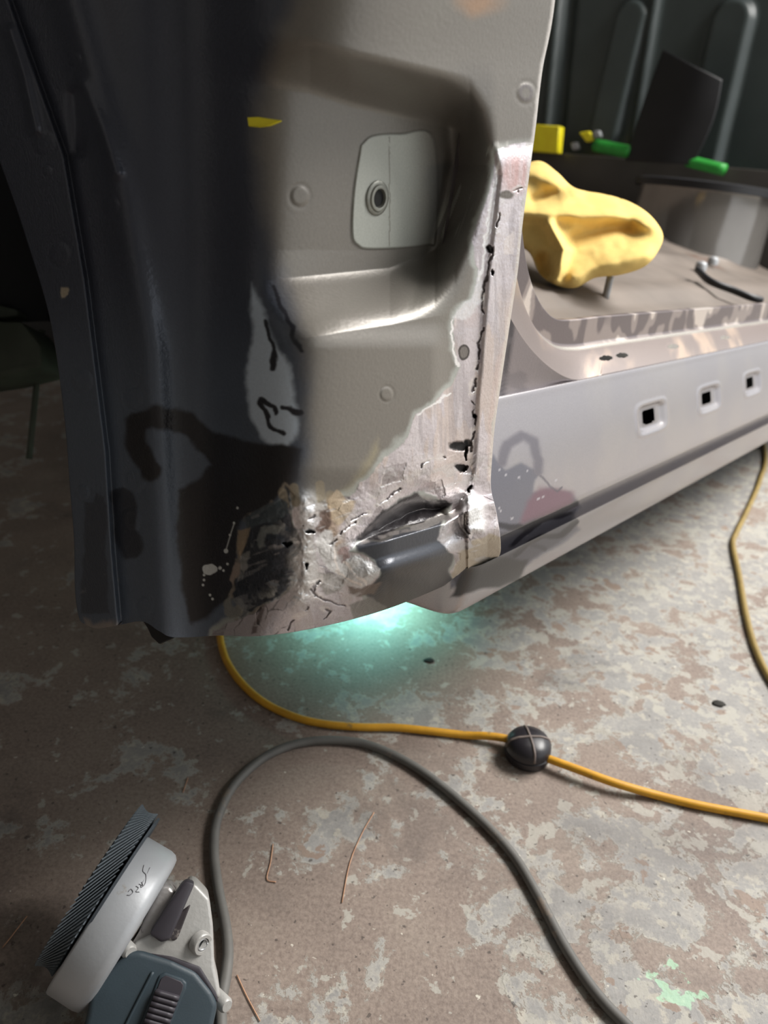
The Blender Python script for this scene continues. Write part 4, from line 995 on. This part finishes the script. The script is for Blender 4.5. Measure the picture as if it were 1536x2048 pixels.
me.from_pydata(vs, [], fcs); me.materials.append(M['flap']); me.update()
bm = bmesh.new(); bm.from_mesh(me); bmesh.ops.recalc_face_normals(bm, faces=bm.faces); bm.to_mesh(me); bm.free()
dc = g(dx, dy, 0)
for k in range(NF):
    o = bpy.data.objects.new('flap', me); COL.objects.link(o); a_ = 2 * math.pi * k / NF
    rdir = math.cos(a_) * e3 + math.sin(a_) * e2; tdir = np.cross(rdir, e1)
    m4 = Matrix(((e1[0], tdir[0], rdir[0], dc[0]), (e1[1], tdir[1], rdir[1], dc[1]), (e1[2], tdir[2], rdir[2], dc[2]), (0, 0, 0, 1)))
    o.parent = fd; o.matrix_parent_inverse = world_of(fd).inverted(); o.matrix_basis = m4

ZT = 0.100
def at_g(px, py, z=ZT):              # pixel -> plane square to e3, z counted as if the grinder lay level
    d = ray(px, py); p0 = gc + (z - 0.066) * e3; return C0 + (e3 @ (p0 - C0)) / (e3 @ d) * d
def gt(lst, z=ZT): return [at_g(x, y, z) for x, y in lst]
prism('gear_head', gt([(378, 1766), (392, 1768), (419, 1797), (426, 1850), (429, 1932), (441, 1983), (440, 2000), (400, 1985), (340, 1940), (258, 1912), (270, 1886), (300, 1872), (318, 1868)]), -0.062 * e3, M['cast'], GR, 0.007, 3)
prism('spindle_neck', gt([(322, 1772), (338, 1770), (352, 1785), (340, 1850), (318, 1880), (268, 1888), (282, 1850)], ZT - 0.008), -0.05 * e3, M['scuffed_cast'], GR, 0.006, 3)
disc_lathe('guard_collar', [(0.020, 0.026), (0.030, 0.026), (0.031, 0.024), (0.034, 0.022), (0.050, 0.022)], g(0, 0, 0), e1, M['scuffed_cast'], GR, 40)
prism('lock_lever', gt([(362, 1770), (372, 1761), (390, 1767), (340, 1880), (322, 1886), (298, 1868)], ZT + 0.006), -0.02 * e3, M['dark_case'], GR, 0.002, 2)
prism('lock_recess', gt([(352, 1830), (382, 1808), (356, 1876), (350, 1882), (328, 1880)], ZT + 0.0012), -0.004 * e3, M['worn_dark'], GR, 0.001, 1)
hb = at_g(404, 1888, ZT + 0.001); hax = (C0 - hb); hax = 0.55 * e3 + 0.45 * e1; hax /= np.linalg.norm(hax)
th = disc_lathe('handle_socket', [(-0.004, 0.0082), (0.001, 0.0080), (0.002, 0.0070), (0.002, 0.0048), (0.0, 0.0044), (-0.003, 0.0044)], hb, hax, M['cast'], GR, 32)
disc_lathe('socket_bore', [(-0.001, 0.0046), (-0.0008, 0.0046), (-0.0008, 0.0)], hb, hax, M['hole'], th, 24)
eA = np.cross(hax, e2); eA /= np.linalg.norm(eA); eB = np.cross(hax, eA)
tube('thread_coil', [hb + (0.0006 + 0.0022 * k / 48 - 0.0012) * hax + 0.0038 * (math.cos(k * 0.5) * eA + math.sin(k * 0.5) * eB) for k in range(40)], 0.0006, M['steel'], th, 6, 2)
# motor housing with the slide switch
prism('motor_housing', gt([(255, 1904), (280, 1902), (345, 1922), (392, 1944), (425, 1985), (436, 2010), (425, 2060), (330, 2420), (60, 2420), (172, 2035), (180, 1985), (215, 1945)], ZT + 0.004), -0.078 * e3, M['teal_case'], GR, 0.014, 5)
prism('housing_collar', gt([(300, 1907), (345, 1914), (400, 1934), (432, 1985), (438, 2008), (428, 1998), (392, 1950), (345, 1926)], ZT + 0.0015), -0.05 * e3, M['dark_case'], GR, 0.002, 2)
frame_px = [(318, 1951), (330, 1945), (366, 1958), (374, 1966), (372, 1980), (318, 2110), (262, 2096)]
sf = prism('switch_frame', gt(frame_px, ZT + 0.0055), -0.004 * e3, M['teal_case'], GR, 0.0012, 2)
prism('switch_slot', gt([(322, 1957), (332, 1951), (362, 1963), (367, 1970), (365, 1980), (314, 2102), (270, 2092)], ZT + 0.0062), -0.002 * e3, M['dark_case'], sf, 0.0004, 1)
s0a, s0b = at_g(312, 1978, ZT + 0.008), at_g(360, 1992, ZT + 0.008)
s1a, s1b = at_g(278, 2070, ZT + 0.008), at_g(326, 2084, ZT + 0.008)
slider = prism('switch_slider', [s0a, s0b, s1b, s1a], -0.003 * e3, M['dark_case'], GR, 0.001, 2)
for k in range(8):
    u = (k + 0.5) / 8; A = s0a + (s1a - s0a) * u; B_ = s0b + (s1b - s0b) * u
    tube('grip_rib', [A, 0.5 * (A + B_), B_], 0.0017, M['dark_case'], slider, 8, 2)
tube('housing_edge', [at_g(*q, ZT + 0.0048) for q in [(306, 1944), (290, 1975), (262, 2030), (230, 2095)]], 0.0012, M['teal_case'], GR, 8, 4)
for (x, y, zz) in [(252, 1896, ZT - 0.004), (443, 2002, ZT - 0.03)]:
    w = at_g(x, y, zz); disc_lathe('screw_boss', [(-0.012, 0.0055), (0.006, 0.0055), (0.008, 0.0040), (0.008, 0)], w, e1 * 0.6 + e3 * 0.8, M['cast'], GR, 20)
# pencil scribble on the guard: strokes laid on the drum
def on_drum(px, py):
    d = ray(px, py); o = C0 - gc
    # cylinder radius about axis e1
    dy_, dz_ = d @ e2, d @ e3; oy, oz = o @ e2 - 0.002, o @ e3; R = 0.0642 * gk
    A = dy_ ** 2 + dz_ ** 2; Bq = dy_ * oy + dz_ * oz; Cq = oy ** 2 + oz ** 2 - R * R
    t = (-Bq - math.sqrt(max(Bq * Bq - A * Cq, 0))) / A; return C0 + t * d
for st in ([(288, 1730), (286, 1742), (292, 1750), (290, 1768), (282, 1772), (300, 1735)], [(283, 1764), (286, 1771), (278, 1768)], [(272, 1772), (277, 1776), (272, 1783), (279, 1784)], [(257, 1783), (262, 1778), (266, 1784), (260, 1790), (254, 1790)]):
    tube('scribble', [on_drum(*q) for q in st], 0.00022, M['scribble'], guard, 5, 5)

# ------------------------------------------------------------------ litter
nd = [([(748, 1625), (725, 1665), (700, 1725), (684, 1805)], 'long dry pine needle inside the cable loop'), ([(546, 1688), (541, 1725), (534, 1758), (552, 1764)], 'short bent pine needle right of the cable'),
      ([(474, 1950), (495, 1995), (520, 2042)], 'dry pine needle at the bottom edge beside the grinder'), ([(376, 1556), (366, 1585)], 'small orange needle left of the cable loop'), ([(5, 1895), (25, 1870), (54, 1832)], 'pale dry needle left of the grinder')]
for pts, lb in nd:
    P_ = [at_z(x, y, 0.0010) for x, y in pts]
    if len(P_) == 2: P_.insert(1, 0.5 * (P_[0] + P_[1]))
    setp(tube('pine_needle', P_, 0.0005, M['needle'], None, 6, 6), lb, 'needle', 'pine needles on the floor')
def crumb(px, py, r, lb):
    c = at_z(px, py); bm = bmesh.new(); bmesh.ops.create_icosphere(bm, subdivisions=2, radius=r)
    for v in bm.verts:
        k = 0.75 + 0.5 * random.random(); v.co = Vector((v.co.x * k * 1.5, v.co.y * k, max(v.co.z, -0.3 * r) * 0.35 * k + 0.11 * r)) + Vector(c)
    setp(bm_obj('debris_crumb', bm, M['crumb'], None, True), lb, 'debris', 'dark crumbs on the floor')
crumb(1437, 1408, 0.0055, 'dark crumb on the pale floor above the yellow cord')
crumb(858, 1322, 0.005, 'dark crumb in the teal pool of light')
